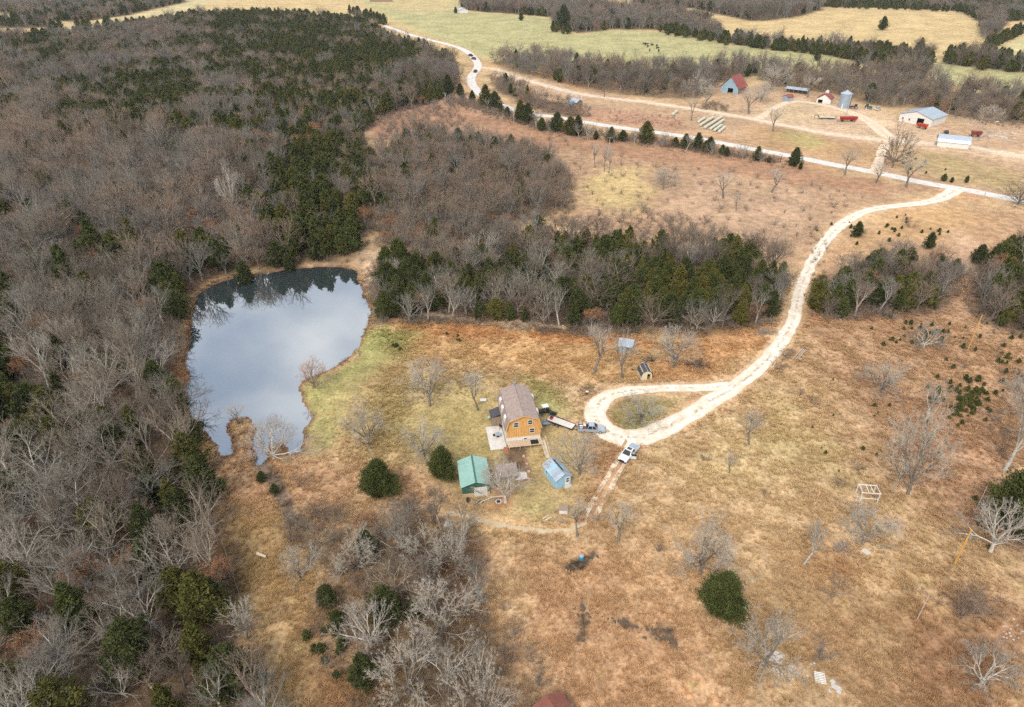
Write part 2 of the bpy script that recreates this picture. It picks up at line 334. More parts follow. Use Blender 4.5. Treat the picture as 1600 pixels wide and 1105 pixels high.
# (polygon, colour, feather m, edge noise m, opacity)
REGIONS = [
 ([(540,-8),(620,34),(700,66),(740,84),(790,100),(860,112),(960,120),(1110,118),(1210,122),(1340,120),(1340,97),(1290,86),(1150,70),(1085,58),(1030,50),(960,46),(905,54),(866,48),(862,28),(722,18),(722,-8)], FARG, 8, 10, 1),
 ([(560,-8),(722,-8),(722,16),(640,20),(575,6)], GOLD, 20, 20, .6),
 ([(1090,16),(1180,36),(1240,30),(1285,14),(1420,16),(1500,20),(1525,36),(1535,60),(1500,85),(1470,98),(1440,86),(1330,76),(1200,68),(1120,56),(1020,34),(960,8)], GOLD, 6, 10, 1),
 ([(1440,95),(1480,98),(1530,106),(1660,118),(1660,165),(1560,150),(1450,125)], FARG, 8, 10, 1),
 ([(1540,95),(1600,58),(1660,40),(1660,104),(1600,104)], rgb(205,195,130), 8, 8, 1),
 ([(1570,36),(1660,34),(1660,56),(1600,52)], rgb(225,180,115), 8, 8, 1),
 ([(60,48),(110,40),(180,28),(250,16),(310,-6),(420,-8),(330,4),(300,14),(270,26),(200,34),(120,46)], rgb(205,188,128), 6, 6, 1),
 ([(0,24),(100,14),(100,24),(20,34),(-40,36)], rgb(205,196,130), 8, 6, 1),
 ([(-40,124),(20,126),(28,136),(-40,142)], rgb(210,170,110), 3, 3, .8),
 # farm side of the road
 ([(790,112),(1010,160),(1100,165),(1130,140),(1200,130),(1300,150),(1400,190),(1490,190),(1660,215),(1660,330),(1500,295),(1300,250),(1100,212),(950,195),(840,172)], rgb(196,158,118), 10, 8, 1),
 ([(1180,192),(1290,215),(1390,240),(1420,262),(1300,248),(1190,228),(1150,210)], rgb(192,150,96), 8, 8, .9),
 ([(1240,200),(1290,222),(1260,232),(1210,214)], LAWN, 6, 6, .7),
 ([(1420,235),(1500,242),(1600,275),(1600,298),(1480,280),(1420,268)], rgb(178,152,92), 8, 8, .8),
 ([(1180,178),(1212,160),(1250,160),(1300,172),(1290,186),(1230,190)], rgb(184,160,98), 4, 4, .9),
 ([(1160,182),(1200,165),(1245,152),(1300,165),(1345,170),(1395,182),(1455,200),(1500,230),(1600,238),(1660,250),(1660,262),(1510,240),(1400,228),(1330,214),(1260,205)], rgb(216,182,144), 5, 6, .7),
 ([(1500,178),(1660,200),(1660,240),(1540,225),(1500,205)], rgb(204,164,124), 6, 6, .8),
 ([(1335,172),(1390,180),(1385,196),(1340,185)], rgb(226,190,146), 3, 4, .8),
 ([(950,170),(1060,182),(1080,205),(1000,200),(900,185),(880,165)], rgb(188,138,104), 6, 6, .9),
 # slope below the road
 ([(560,165),(700,150),(820,190),(960,212),(1100,228),(1250,262),(1330,280),(1460,296),(1380,320),(1310,350),(1270,400),(1230,410),(1090,390),(930,378),(890,335),(885,285),(850,240),(740,225),(660,215),(590,240)], rgb(188,148,110), 8, 6, 1),
 ([(690,160),(790,186),(860,205),(960,218),(1100,236),(1250,262),(1400,290),(1380,305),(1200,280),(1000,252),(860,232),(780,218),(700,190)], RUST, 6, 6, .9),
 ([(930,265),(1010,262),(1025,300),(990,330),(920,320),(905,290)], rgb(206,178,104), 8, 8, .8),
 ([(1040,290),(1130,285),(1250,300),(1290,345),(1200,380),(1080,360)], rgb(196,158,122), 10, 8, .8),
 ([(560,165),(690,160),(700,190),(600,215),(560,200)], rgb(182,132,98), 6, 6, .9),
 # right hand side
 ([(1280,400),(1350,340),(1480,320),(1600,325),(1660,330),(1660,900),(1540,860),(1430,760),(1330,690),(1280,560),(1265,500)], rgb(192,148,106), 10, 8, .85),
 ([(1350,335),(1490,320),(1540,330),(1520,370),(1400,380),(1330,400)], rgb(206,160,98), 8, 8, .8),
 ([(1490,360),(1530,380),(1545,440),(1520,500),(1490,510),(1496,430)], rgb(214,170,130), 4, 4, .9),
 ([(1400,620),(1520,640),(1600,700),(1600,860),(1500,800),(1420,740)], rgb(186,138,100), 10, 10, .6),
 ([(1040,700),(1180,640),(1290,690),(1310,760),(1180,780),(1060,780)], rgb(214,184,124), 12, 10, .8),
 ([(1180,600),(1260,620),(1250,700),(1190,690)], rgb(202,178,108), 8, 8, .7),
 # clearing round the house
 ([(560,520),(700,505),(900,522),(1030,520),(1190,510),(1230,505),(1190,560),(1100,606),(1000,600),(900,600),(800,580),(690,560),(600,570)], rgb(212,164,98), 5, 6, .95),
 ([(620,505),(760,508),(900,524),(1010,526),(1010,540),(880,536),(740,524),(620,520)], rgb(206,140,72), 3, 4, .9),
 ([(1090,525),(1190,510),(1225,515),(1170,560),(1090,600),(1040,585)], rgb(208,148,84), 5, 6, .7),
 ([(462,606),(500,588),(560,560),(572,520),(600,512),(650,520),(610,560),(570,600),(545,640),(540,690),(520,712),(476,712),(482,655)], LAWN2, 4, 5, .95),
 ([(545,620),(640,580),(760,590),(790,600),(840,610),(910,650),(930,700),(925,770),(890,815),(780,830),(690,800),(650,740),(560,720)], rgb(186,158,92), 8, 8, .9),
 ([(500,640),(560,590),(620,556),(700,572),(765,598),(770,640),(710,690),(640,740),(560,722),(520,712)], rgb(188,164,98), 8, 7, .75),
 ([(630,680),(700,640),(755,640),(765,700),(720,740),(660,700)], rgb(176,156,82), 5, 6, .7),
 ([(700,770),(760,790),(850,770),(890,790),(850,815),(760,822),(700,800)], LAWN, 4, 5, .8),
 ([(820,590),(880,620),(905,650),(850,650)], LAWN2, 4, 4, .8),
 ([(800,590),(840,600),(850,625),(800,600)], rgb(166,152,80), 3, 3, .7),
 ([(950,640),(1000,620),(1090,615),(1040,645),(985,678),(960,665)], rgb(164,146,78), 2, 3, .95),
 ([(1000,640),(1040,640),(1020,668),(990,672)], rgb(150,150,72), 3, 3, .7),
 ([(880,600),(950,600),(1000,600),(940,625),(915,650),(890,640)], rgb(218,184,136), 4, 4, .8),
 ([(930,690),(1000,690),(960,740),(930,800),(900,810),(925,750)], rgb(196,142,96), 4, 4, .7),
 ([(700,780),(800,790),(790,805),(700,800)], rgb(190,120,72), 3, 3, .6),
 ([(770,760),(800,765),(805,800),(765,800)], rgb(190,110,62), 2, 2, .9),
 ([(792,700),(820,702),(826,735),(800,740),(790,720)], rgb(124,96,76), 1, 1, .9),
 # dam and the fields at the bottom
 ([(345,725),(480,715),(660,730),(700,780),(640,800),(560,790),(480,830),(430,800),(350,790)], rgb(202,156,108), 5, 6, .95),
 ([(360,800),(470,810),(500,870),(520,960),(560,1080),(580,1180),(450,1180),(400,1000),(360,880)], rgb(186,148,88), 5, 6, .95),
 ([(345,880),(380,960),(420,1060),(440,1180),(500,1180),(470,1040),(410,920),(370,850)], rgb(160,132,76), 4, 4, .7),
 ([(470,980),(540,1000),(560,1080),(580,1180),(500,1180)], rgb(176,118,78), 5, 5, .6),
 ([(640,860),(740,860),(745,920),(660,940),(620,910)], rgb(150,100,76), 5, 6, .8),
 ([(760,860),(1000,860),(1120,900),(1160,1180),(800,1180),(780,980)], rgb(206,154,104), 10, 8, .8),
 ([(1020,780),(1140,800),(1150,900),(1080,940),(1000,900)], rgb(210,168,114), 10, 8, .6),
 ([(1180,960),(1300,900),(1420,880),(1480,960),(1400,1060),(1250,1060)], rgb(190,152,94), 10, 8, .8),
 ([(1240,990),(1330,980),(1370,1010),(1300,1050)], rgb(222,178,126), 8, 8, .6),
 ([(1230,880),(1330,860),(1350,900),(1260,930)], rgb(200,146,94), 8, 8, .6),
 ([(1400,960),(1560,920),(1660,960),(1660,1180),(1300,1180),(1330,1090)], rgb(168,118,76), 10, 8, .8),
 ([(560,385),(600,385),(606,410),(580,470),(596,500),(590,510),(570,505),(585,470),(570,440),(556,410)], rgb(206,170,130), 2, 2, .9),
 ([(230,425),(310,432),(312,455),(285,452),(240,440)], rgb(200,160,122), 2, 2, .8),
 ([(640,400),(700,398),(760,400),(740,425),(650,420)], rgb(176,126,100), 5, 5, .7),
]
REGIONSW = [(np.array(PW(p)), c, f, n, o) for p, c, f, n, o in REGIONS]
DRIVE_PX = [(1494,296,7.5),(1482,304,6),(1462,313,5),(1430,319,4.6),(1390,323,4.4),(1350,331,4.2),(1315,351,4.2),(1290,377,4.0),(1270,407,3.9),(1256,437,3.8),(1246,470,3.6),(1238,502,3.6),(1221,533,3.8),(1192,568,4.0),(1158,597,4.2),(1122,620,4.6),(1088,642,4.8),(1050,664,5.2),(1012,680,5.6),(978,686,6.0),(950,676,5.6),(933,657,5.4),(931,638,5.2),(946,622,4.6),(970,613,3.8),(1002,609,3.3),(1045,607,3.1),(1085,606,3.1),(1118,606,3.6),(1142,603,4.0)]
ROAD_PX = [(1700,336),(1600,315),(1520,299),(1440,285),(1380,272),(1300,257),(1230,243),(1160,230),(1080,215),(1010,205),(950,197),(880,185),(820,176),(780,163),(752,148),(738,132),(737,119),(746,107),(745,97),(735,85),(720,76),(698,69),(670,62),(640,54),(600,40)]
LANE_PX = [(752,106,5),(775,108,4),(805,120,5),(850,133,6),(900,146,6),(950,153,5),(1010,160,4.5),(1080,170,4.5),(1160,183,5),(1220,195,5),(1290,208,5),(1350,216,5.5),(1400,221,6),(1450,224,5.5),(1510,229,5),(1570,240,4.5),(1660,254,4.5)]
SPUR_PX = [(1384,226,5),(1377,240,4.2),(1372,255,4),(1369,266,5),(1368,272,8)]
YARD_PX = [(1185,186,4.5),(1205,172,4.5),(1232,160,5),(1262,160,5),(1300,167,6),(1335,178,7),(1362,192,8),(1380,208,8),(1398,219,6)]
DRIVEW = [P(u, v) for u, v, w in DRIVE_PX]; ROADW = PW(ROAD_PX); LANEW = [P(u, v) for u, v, w in LANE_PX]
ARC = PW([(690,799),(720,806),(760,815),(800,824),(850,830),(890,828),(916,815)])
TRACK = PW([(990,694),(976,712),(962,735),(948,760),(934,785),(918,812)])
LEDGE = PW([(640,490),(680,492),(720,497),(760,505),(830,507),(880,512)])
BURN = PW([(913,940),(912,970),(908,1000)]), PW([(945,965),(975,975),(1010,985),(1045,985)]), PW([(1010,995),(1045,998),(1060,1015)]), PW([(888,888),(905,885),(930,868)])

def ground_color(x, y):
    n = len(x)
    big = fbm(x, y, 45, 4, 5); med = fbm(x, y, 9, 3, 23); fine = fbm(x, y, 2.2, 3, 41)
    col = TAN * (1 - sstep(.45, .7, big))[:, None] + SEDGE * sstep(.45, .7, big)[:, None]
    col = col * .75 + .25 * (OLIVE * sstep(.5, .7, med)[:, None] + TAN * (1 - sstep(.5, .7, med))[:, None])
    r = np.hypot(x, y)
    fw = sstep(450, 700, r)[:, None]
    col = col * (1 - fw) + GOLD * fw
    def lay(w, c):
        nonlocal col
        col = col * (1 - w[:, None]) + np.asarray(c) * w[:, None]
    for poly, c, f, an, o in REGIONSW:
        x0, y0 = poly.min(0) - f - an; x1, y1 = poly.max(0) + f + an
        m = (x > x0) & (x < x1) & (y > y0) & (y < y1)
        if not m.any(): continue
        sd = polysd(x[m], y[m], poly) + (med[m] - .5) * 2 * an + (fine[m] - .5) * an * .5
        w = np.zeros(n); w[m] = sstep(-f, f, sd) * o
        lay(w, c)
    lit = LITTER * .5 + LITTER2 * .5
    for k, poly in WOODSW.items():
        ff, an = (3.5, 4) if k in ('left', 'band', 'right', 'edge', 'low', 'mid') else (5, 4)
        x0, y0 = poly.min(0) - 12; x1, y1 = poly.max(0) + 12
        m = (x > x0) & (x < x1) & (y > y0) & (y < y1)
        if not m.any(): continue
        sd = polysd(x[m], y[m], poly) + (med[m] - .5) * 2 * an
        o = {'low': .55, 'farm': .7, 'mid': .75}.get(k, .92)
        w = np.zeros(n); w[m] = sstep(-ff, ff, sd) * o
        t = med[:, None]
        lay(w, LITTER * (1 - t) + LITTER2 * t)
    # shoulders, tracks and worn lines
    for pts, wd, c, o in ((DRIVEW, 4.2, rgb(216,176,128), .8), (ROADW, 6.5, rgb(196,158,116), .7), (LANEW, 6, DIRT, .6), (ARC, 1.8, rgb(224,178,116), .8), (TRACK, 2.2, rgb(206,156,108), .6), (LEDGE, 1.6, rgb(218,180,138), .9)):
        p = np.array(pts); x0, y0 = p.min(0) - 15; x1, y1 = p.max(0) + 15
        m = (x > x0) & (x < x1) & (y > y0) & (y < y1)
        if not m.any(): continue
        d = seg_dist(x[m], y[m], pts) + (med[m] - .5) * 3 + (fine[m] - .5) * 1.5
        w = np.zeros(n); w[m] = sstep(wd, wd * .45, d) * o; lay(w, c)
    for pts in BURN:
        p = np.array(pts); x0, y0 = p.min(0) - 6; x1, y1 = p.max(0) + 6
        m = (x > x0) & (x < x1) & (y > y0) & (y < y1)
        if not m.any(): continue
        d = seg_dist(x[m], y[m], pts) + (fine[m] - .5) * 2.6 + (med[m] - .5) * 1.5
        w = np.zeros(n); w[m] = sstep(1.0, .3, d) * .9; lay(w, rgb(62, 50, 42))
    # muddy rim of the pond and the creek bed
    m = (x > _pb[0]) & (x < _pb[1]) & (y > _pb[2]) & (y < _pb[3])
    if m.any():
        sd = polysd(x[m], y[m], POND); w = np.zeros(n); w[m] = sstep(-1.5, -.3, sd + (fine[m] - .5) * 1.4) * .85; lay(w, rgb(128, 88, 64))
        cd = seg_dist(x[m], y[m], CREEK); w = np.zeros(n); w[m] = sstep(2.0, .8, cd + (fine[m] - .5)) * .8; lay(w, rgb(112, 100, 90))
    lum = (col @ np.array([.3, .59, .11]))[:, None]
    col = (lum + (col - lum) * .76) * np.array([1.15, 1.13, 1.08])
    return np.clip(col, .004, .8)

def axis_pts(lo, hi, a, b, s, g, cap):
    mid = list(np.arange(a, b + s, s)); out = []
    x = mid[-1]; st = s
    while x < hi: st = min(st * (1 + g), cap); x += st; out.append(x)
    low = []; x = mid[0]; st = s
    while x > lo: st = min(st * (1 + g), cap); x -= st; low.append(x)
    return np.array(low[::-1] + mid + out)
gx = axis_pts(-4200, 4200, -105, 105, 0.95, .0165, 260)
gy = axis_pts(-400, 7000, 44, 235, 0.85, .0125, 260)
GX, GY = np.meshgrid(gx, gy); X = GX.ravel(); Y = GY.ravel(); Z = terrain(X, Y)
nx, ny = len(gx), len(gy)
ii = (np.arange(ny - 1)[:, None] * nx + np.arange(nx - 1)[None, :]).ravel()
GF = np.stack([ii, ii + 1, ii + nx + 1, ii + nx], 1)
GC = ground_color(X, Y)

def soil_material():
    m = bpy.data.materials.new('ground'); m.use_nodes = True; t = m.node_tree; b = t.nodes['Principled BSDF']
    b.inputs['Roughness'].default_value = 0.97; b.inputs['Specular IOR Level'].default_value = 0.08
    at = t.nodes.new('ShaderNodeAttribute'); at.attribute_name = 'gcol'
    geo = t.nodes.new('ShaderNodeNewGeometry')
    def noise(sc, det, ro, loc=(0, 0, 0), scale=(1, 1, 1), rot=0):
        mp = t.nodes.new('ShaderNodeMapping'); mp.inputs['Location'].default_value = loc; mp.inputs['Scale'].default_value = scale; mp.inputs['Rotation'].default_value = (0, 0, rot)
        n = t.nodes.new('ShaderNodeTexNoise'); n.inputs['Scale'].default_value = sc; n.inputs['Detail'].default_value = det; n.inputs['Roughness'].default_value = ro
        t.links.new(geo.outputs['Position'], mp.inputs[0]); t.links.new(mp.outputs[0], n.inputs['Vector']); return n.outputs['Fac']
    def ramp(fac, a, b, lo, hi):
        r = t.nodes.new('ShaderNodeMapRange'); r.interpolation_type = 'SMOOTHSTEP'
        for i, v in enumerate((a, b, lo, hi)): r.inputs[i + 1].default_value = v
        t.links.new(fac, r.inputs[0]); return r.outputs[0]
    def mul(a, b):
        r = t.nodes.new('ShaderNodeMath'); r.operation = 'MULTIPLY'
        for i, q in enumerate((a, b)):
            if hasattr(q, 'links') or hasattr(q, 'node'): t.links.new(q, r.inputs[i])
            else: r.inputs[i].default_value = q
        return r.outputs[0]
    f1 = ramp(noise(1.6, 8, .72), .32, .68, .72, 1.28)
    f2 = ramp(noise(.33, 6, .6, (7, 3, 0)), .33, .67, .80, 1.2)
    f3 = ramp(noise(.05, 4, .55, (3, 9, 1)), .3, .7, .86, 1.14)
    sc = t.nodes.new('ShaderNodeVectorMath'); sc.operation = 'SCALE'
    t.links.new(at.outputs['Color'], sc.inputs[0]); t.links.new(mul(mul(f1, f2), f3), sc.inputs['Scale'])
    def mixc(a, fac, col):
        mx = t.nodes.new('ShaderNodeMix'); mx.data_type = 'RGBA'; mx.blend_type = 'MULTIPLY'
        t.links.new(fac, mx.inputs['Factor']); t.links.new(a, mx.inputs[6]); mx.inputs[7].default_value = (*col, 1); return mx.outputs[2]
    c = mixc(sc.outputs[0], ramp(noise(.55, 6, .65, (31, 5, 2)), .52, .7, 0, .6), (1.0, .74, .58))     # russet clumps
    c = mixc(c, ramp(noise(.28, 6, .65, (1, 55, 2)), .55, .72, 0, .6), (.80, .95, .62))              # green clumps
    c = mixc(c, ramp(noise(2.6, 6, .7, (17, 3, 5)), .58, .70, 0, .55), (.58, .50, .44))             # dark tufts and holes
    t.links.new(c, b.inputs['Base Color'])
    bn = t.nodes.new('ShaderNodeBump'); bn.inputs['Strength'].default_value = .7; bn.inputs['Distance'].default_value = .25
    t.links.new(noise(1.6, 8, .72), bn.inputs['Height']); t.links.new(bn.outputs[0], b.inputs['Normal'])
    return m
me = mesh_np('ground', np.stack([X, Y, Z], 1), GF, [soil_material()])
ca = me.color_attributes.new('gcol', 'FLOAT_COLOR', 'POINT')
ca.data.foreach_set('color', np.concatenate([GC, np.ones((len(GC), 1))], 1).astype(np.float32).ravel())
me.polygons.foreach_set('use_smooth', np.ones(len(GF), bool))
ground = link('ground', me); tag(ground, 'dry tan and russet grassland with green patches and leaf litter under the woods', 'ground', kind='structure')

# ------------------------------------------------------------------ pond
def water_material():
    m = bpy.data.materials.new('water'); m.use_nodes = True; t = m.node_tree
    for n in list(t.nodes): t.nodes.remove(n)
    o = t.nodes.new('ShaderNodeOutputMaterial'); g = t.nodes.new('ShaderNodeBsdfGlossy'); g.inputs['Roughness'].default_value = 0.03
    g.inputs['Color'].default_value = (.92, .94, .95, 1)
    d = t.nodes.new('ShaderNodeBsdfDiffuse'); d.inputs['Color'].default_value = (.030, .040, .042, 1)
    mx = t.nodes.new('ShaderNodeMixShader'); mx.inputs[0].default_value = .46
    c = t.nodes.new('ShaderNodeTexCoord'); n = t.nodes.new('ShaderNodeTexNoise'); n.inputs['Scale'].default_value = .9; n.inputs['Detail'].default_value = 3
    b = t.nodes.new('ShaderNodeBump'); b.inputs['Strength'].default_value = .02; b.inputs['Distance'].default_value = .1
    t.links.new(c.outputs['Object'], n.inputs['Vector']); t.links.new(n.outputs['Fac'], b.inputs['Height']); t.links.new(b.outputs[0], g.inputs['Normal'])
    t.links.new(d.outputs[0], mx.inputs[1]); t.links.new(g.outputs[0], mx.inputs[2]); t.links.new(mx.outputs[0], o.inputs[0])
    return m
WATER = water_material()
px0, py0 = POND.min(0) - 3; px1, py1 = POND.max(0) + 3
pond = link('pond', mesh_np('pond', [(px0, py0, WATER_Z), (px1, py0, WATER_Z), (px1, py1, WATER_Z), (px0, py1, WATER_Z)], [[0, 1, 2, 3]], [WATER]))
tag(pond, 'still pond mirroring a cloudy blue grey sky', 'pond', kind='structure')

# ------------------------------------------------------------------ roads
def strip(name, pts, widths, mat_, dz=.05, jag=.5, step=1.2, seed=0, side=0.0, ncross=6):
    pts = np.array(pts); widths = np.array(widths, float)
    # Catmull-Rom through the points
    P4 = np.vstack([2 * pts[0] - pts[1], pts, 2 * pts[-1] - pts[-2]]); out = []; ow = []
    for i in range(len(pts) - 1):
        p0, p1, p2, p3 = P4[i:i + 4]; k = max(2, int(np.hypot(*(p2 - p1)) / step))
        for j in range(k):
            t = j / k
            out.append(.5 * ((2 * p1) + (-p0 + p2) * t + (2 * p0 - 5 * p1 + 4 * p2 - p3) * t * t + (-p0 + 3 * p1 - 3 * p2 + p3) * t ** 3))
            ow.append(widths[i] * (1 - t) + widths[i + 1] * t)
    out.append(pts[-1]); ow.append(widths[-1]); out = np.array(out); ow = np.array(ow)
    d = np.gradient(out, axis=0); d /= np.linalg.norm(d, axis=1)[:, None] + 1e-9; nrm = np.stack([-d[:, 1], d[:, 0]], 1)
    s = np.concatenate([[0], np.cumsum(np.hypot(*np.diff(out, axis=0).T))])
    el = ow / 2 + (fbm(s, s * 0 + seed, 2.4, 3, seed) - .5) * 2 * jag; er = ow / 2 + (fbm(s, s * 0 + seed + 9, 2.4, 3, seed + 5) - .5) * 2 * jag
    V = []; UV = []
    for k in range(ncross + 1):
        f = k / ncross; off = -er + (el + er) * f + side
        q = out + nrm * off[:, None]
        V.append(np.stack([q[:, 0], q[:, 1], terrain(q[:, 0], q[:, 1]) + dz - (.03 if k in (0, ncross) else 0)], 1)); UV.append(np.stack([np.full(len(s), f), s / 10], 1))
    n = len(s); V = np.stack(V, 1).reshape(-1, 3); UV = np.stack(UV, 1).reshape(-1, 2); w = ncross + 1
    ii = (np.arange(n - 1)[:, None] * w + np.arange(ncross)[None, :]).ravel(); F = np.stack([ii, ii + 1, ii + w + 1, ii + w], 1)[:, ::-1]
    me = mesh_np(name, V, F, [mat_]); uvl = me.uv_layers.new(name='UVMap')
    li = np.empty(len(me.loops), np.int32); me.loops.foreach_get('vertex_index', li); uvl.data.foreach_set('uv', UV[li].astype(np.float32).ravel())
    me.polygons.foreach_set('use_smooth', np.ones(len(F), bool))
    return link(name, me)

def gravel_material(name, base, worn, strip_col=None, seed=0):
    m = bpy.data.materials.new(name); m.use_nodes = True; t = m.node_tree; b = t.nodes['Principled BSDF']; b.inputs['Roughness'].default_value = .95; b.inputs['Specular IOR Level'].default_value = .1
    geo = t.nodes.new('ShaderNodeNewGeometry'); uv = t.nodes.new('ShaderNodeUVMap'); sx = t.nodes.new('ShaderNodeSeparateXYZ'); t.links.new(uv.outputs[0], sx.inputs[0])
    def noise(sc, det):
        n = t.nodes.new('ShaderNodeTexNoise'); n.inputs['Scale'].default_value = sc; n.inputs['Detail'].default_value = det; n.inputs['Roughness'].default_value = .7; t.links.new(geo.outputs['Position'], n.inputs['Vector']); return n.outputs['Fac']
    r = t.nodes.new('ShaderNodeValToRGB'); r.color_ramp.elements[0].position = .36; r.color_ramp.elements[1].position = .6
    r.color_ramp.elements[0].color = (*worn, 1); r.color_ramp.elements[1].color = (*base, 1); t.links.new(noise(.45, 8), r.inputs[0])
    c = r.outputs[0]
    def math(op, a, b2):
        n = t.nodes.new('ShaderNodeMath'); n.operation = op
        for i, q in enumerate((a, b2)):
            if isinstance(q, (int, float)): n.inputs[i].default_value = q
            else: t.links.new(q, n.inputs[i])
        return n.outputs[0]
    def sm(v, a, b2):
        n = t.nodes.new('ShaderNodeMapRange'); n.interpolation_type = 'SMOOTHSTEP'; n.inputs[1].default_value = a; n.inputs[2].default_value = b2; t.links.new(v, n.inputs[0]); return n.outputs[0]
    def mix(a, fac, col):
        mx = t.nodes.new('ShaderNodeMix'); mx.data_type = 'RGBA'; t.links.new(fac, mx.inputs['Factor']); t.links.new(a, mx.inputs[6]); mx.inputs[7].default_value = (*col, 1); return mx.outputs[2]
    cen = math('ABSOLUTE', math('SUBTRACT', sx.outputs[0], .5), 0)
    if strip_col:
        fac = math('MULTIPLY', sm(cen, .13, .05), sm(noise(.8, 7), .46, .60)); c = mix(c, fac, strip_col)
    edge = math('MULTIPLY', sm(math('ADD', cen, math('MULTIPLY', math('SUBTRACT', noise(.9, 6), .5), .35)), .36, .5), .8); c = mix(c, edge, worn)
    fine = t.nodes.new('ShaderNodeMapRange'); fine.inputs[1].default_value = .3; fine.inputs[2].default_value = .7; fine.inputs[3].default_value = .82; fine.inputs[4].default_value = 1.15; t.links.new(noise(4, 5), fine.inputs[0])
    sc = t.nodes.new('ShaderNodeVectorMath'); sc.operation = 'SCALE'; t.links.new(c, sc.inputs[0]); t.links.new(fine.outputs[0], sc.inputs['Scale']); t.links.new(sc.outputs[0], b.inputs['Base Color'])
    bn = t.nodes.new('ShaderNodeBump'); bn.inputs['Strength'].default_value = .4; bn.inputs['Distance'].default_value = .05; t.links.new(noise(4, 5), bn.inputs['Height']); t.links.new(bn.outputs[0], b.inputs['Normal'])
    return m
GRAVEL = gravel_material('white_gravel', (.64, .59, .52), (.50, .41, .30), (.33, .27, .19))
CHIP = gravel_material('chip_road', (.56, .54, .51), (.42, .38, .34))
SAND = gravel_material('sandy_lane', (.60, .50, .38), (.44, .32, .22), (.42, .32, .22))
def road(name, pts, w, m, label, **k):
    o = strip(name, pts, w, m, **k); tag(o, label, 'road', kind='structure'); return o
road('road', ROADW, [6.4] * len(ROADW), CHIP, 'pale chip-sealed country road curving past the farm', dz=.06, jag=.35, step=2.5, seed=3)
_dw = [w * .92 for *_, w in DRIVE_PX]
road('driveway', DRIVEW[:20], _dw[:20], GRAVEL, 'long white gravel driveway leading down from the road', dz=.075, jag=.55, seed=5)
road('driveway_loop', DRIVEW[19:], _dw[19:], GRAVEL, 'white gravel turning loop beside the house', dz=.095, jag=.55, seed=6)
road('farm_lane', LANEW, [w for *_, w in LANE_PX], SAND, 'sandy farm lane running past the barns', dz=.055, jag=.7, step=2.5, seed=7)
road('farm_spur', [P(u, v) for u, v, w in SPUR_PX], [w for *_, w in SPUR_PX], SAND, 'short sandy link from the lane down to the road', dz=.07, jag=.6, step=2, seed=8)
road('farm_yard', [P(u, v) for u, v, w in YARD_PX], [w for *_, w in YARD_PX], SAND, 'sandy yard track between the barns', dz=.065, jag=1.2, step=2, seed=9)
RUT = gravel_material('rut', (.60, .52, .40), (.46, .36, .25))
road('wheel_rut', TRACK, [1.0] * 6, RUT, 'left wheel rut of the dirt track below the driveway', dz=.07, jag=.25, step=.7, seed=11, side=.85, ncross=3)
road('wheel_rut', TRACK, [.95] * 6, RUT, 'right wheel rut of the dirt track below the driveway', dz=.07, jag=.25, step=.7, seed=12, side=-.85, ncross=3)
road('worn_path', ARC, [1.0, .9, 1.1, 1.2, 1.2, 1.0, .9], gravel_material('worn_soil', (.46, .37, .25), (.36, .27, .16)), 'faint pale track curving below the lawn', dz=.05, jag=.8, step=.7, seed=14, ncross=3)
# ------------------------------------------------------------------ plants: meshes
class TreeMesh:
    def __init__(s): s.V = []; s.F = []; s.n = 0
    def tube(s, pts, rad, k):
        pts = np.asarray(pts); m = len(pts); d = np.gradient(pts, axis=0); d /= np.linalg.norm(d, axis=1)[:, None] + 1e-9
        ref = np.array([0, 0, 1.0]) if abs(d[0, 2]) < .9 else np.array([1.0, 0, 0])
        u = np.cross(d, ref); u /= np.linalg.norm(u, axis=1)[:, None] + 1e-9; w = np.cross(d, u)
        a = np.arange(k) * 2 * pi / k
        ring = pts[:, None, :] + (u[:, None, :] * np.cos(a)[None, :, None] + w[:, None, :] * np.sin(a)[None, :, None]) * np.asarray(rad)[:, None, None]
        s.V.append(ring.reshape(-1, 3)); i = (np.arange(m - 1)[:, None] * k + np.arange(k)[None, :]); j = (np.arange(m - 1)[:, None] * k + (np.arange(k)[None, :] + 1) % k)
        q = np.stack([i, j, j + k, i + k], 2).reshape(-1, 4)
        s.F.append(np.concatenate([q[:, [0, 1, 2]], q[:, [0, 2, 3]]]) + s.n); s.n += m * k
    def cones(s, A, B, r):
        """thin three sided twigs from A to B, all at once"""
        A = np.asarray(A); B = np.asarray(B); r = np.asarray(r); m = len(A)
        if not m: return
        d = B - A; d /= np.linalg.norm(d, axis=1)[:, None] + 1e-9
        u = np.cross(d, np.array([.31, .2, .93])); u /= np.linalg.norm(u, axis=1)[:, None] + 1e-9; w = np.cross(d, u)
        vs = [A + (u * cos(t) + w * sin(t)) * r[:, None] for t in (0, 2.09, 4.19)] + [B]
        V = np.stack(vs, 1).reshape(-1, 3); b = np.arange(m)[:, None] * 4
        F = np.concatenate([b + np.array([[0, 1, 3]]), b + np.array([[1, 2, 3]]), b + np.array([[2, 0, 3]])]) + s.n
        s.V.append(V); s.F.append(F); s.n += 4 * m
    def mesh(s, name, mats): return mesh_np(name, np.concatenate(s.V), np.concatenate(s.F), mats)

def unit(v): return v / (np.linalg.norm(v) + 1e-9)
def perp(d, rng):
    v = rng.normal(size=3); v -= d * v.dot(d); return unit(v)

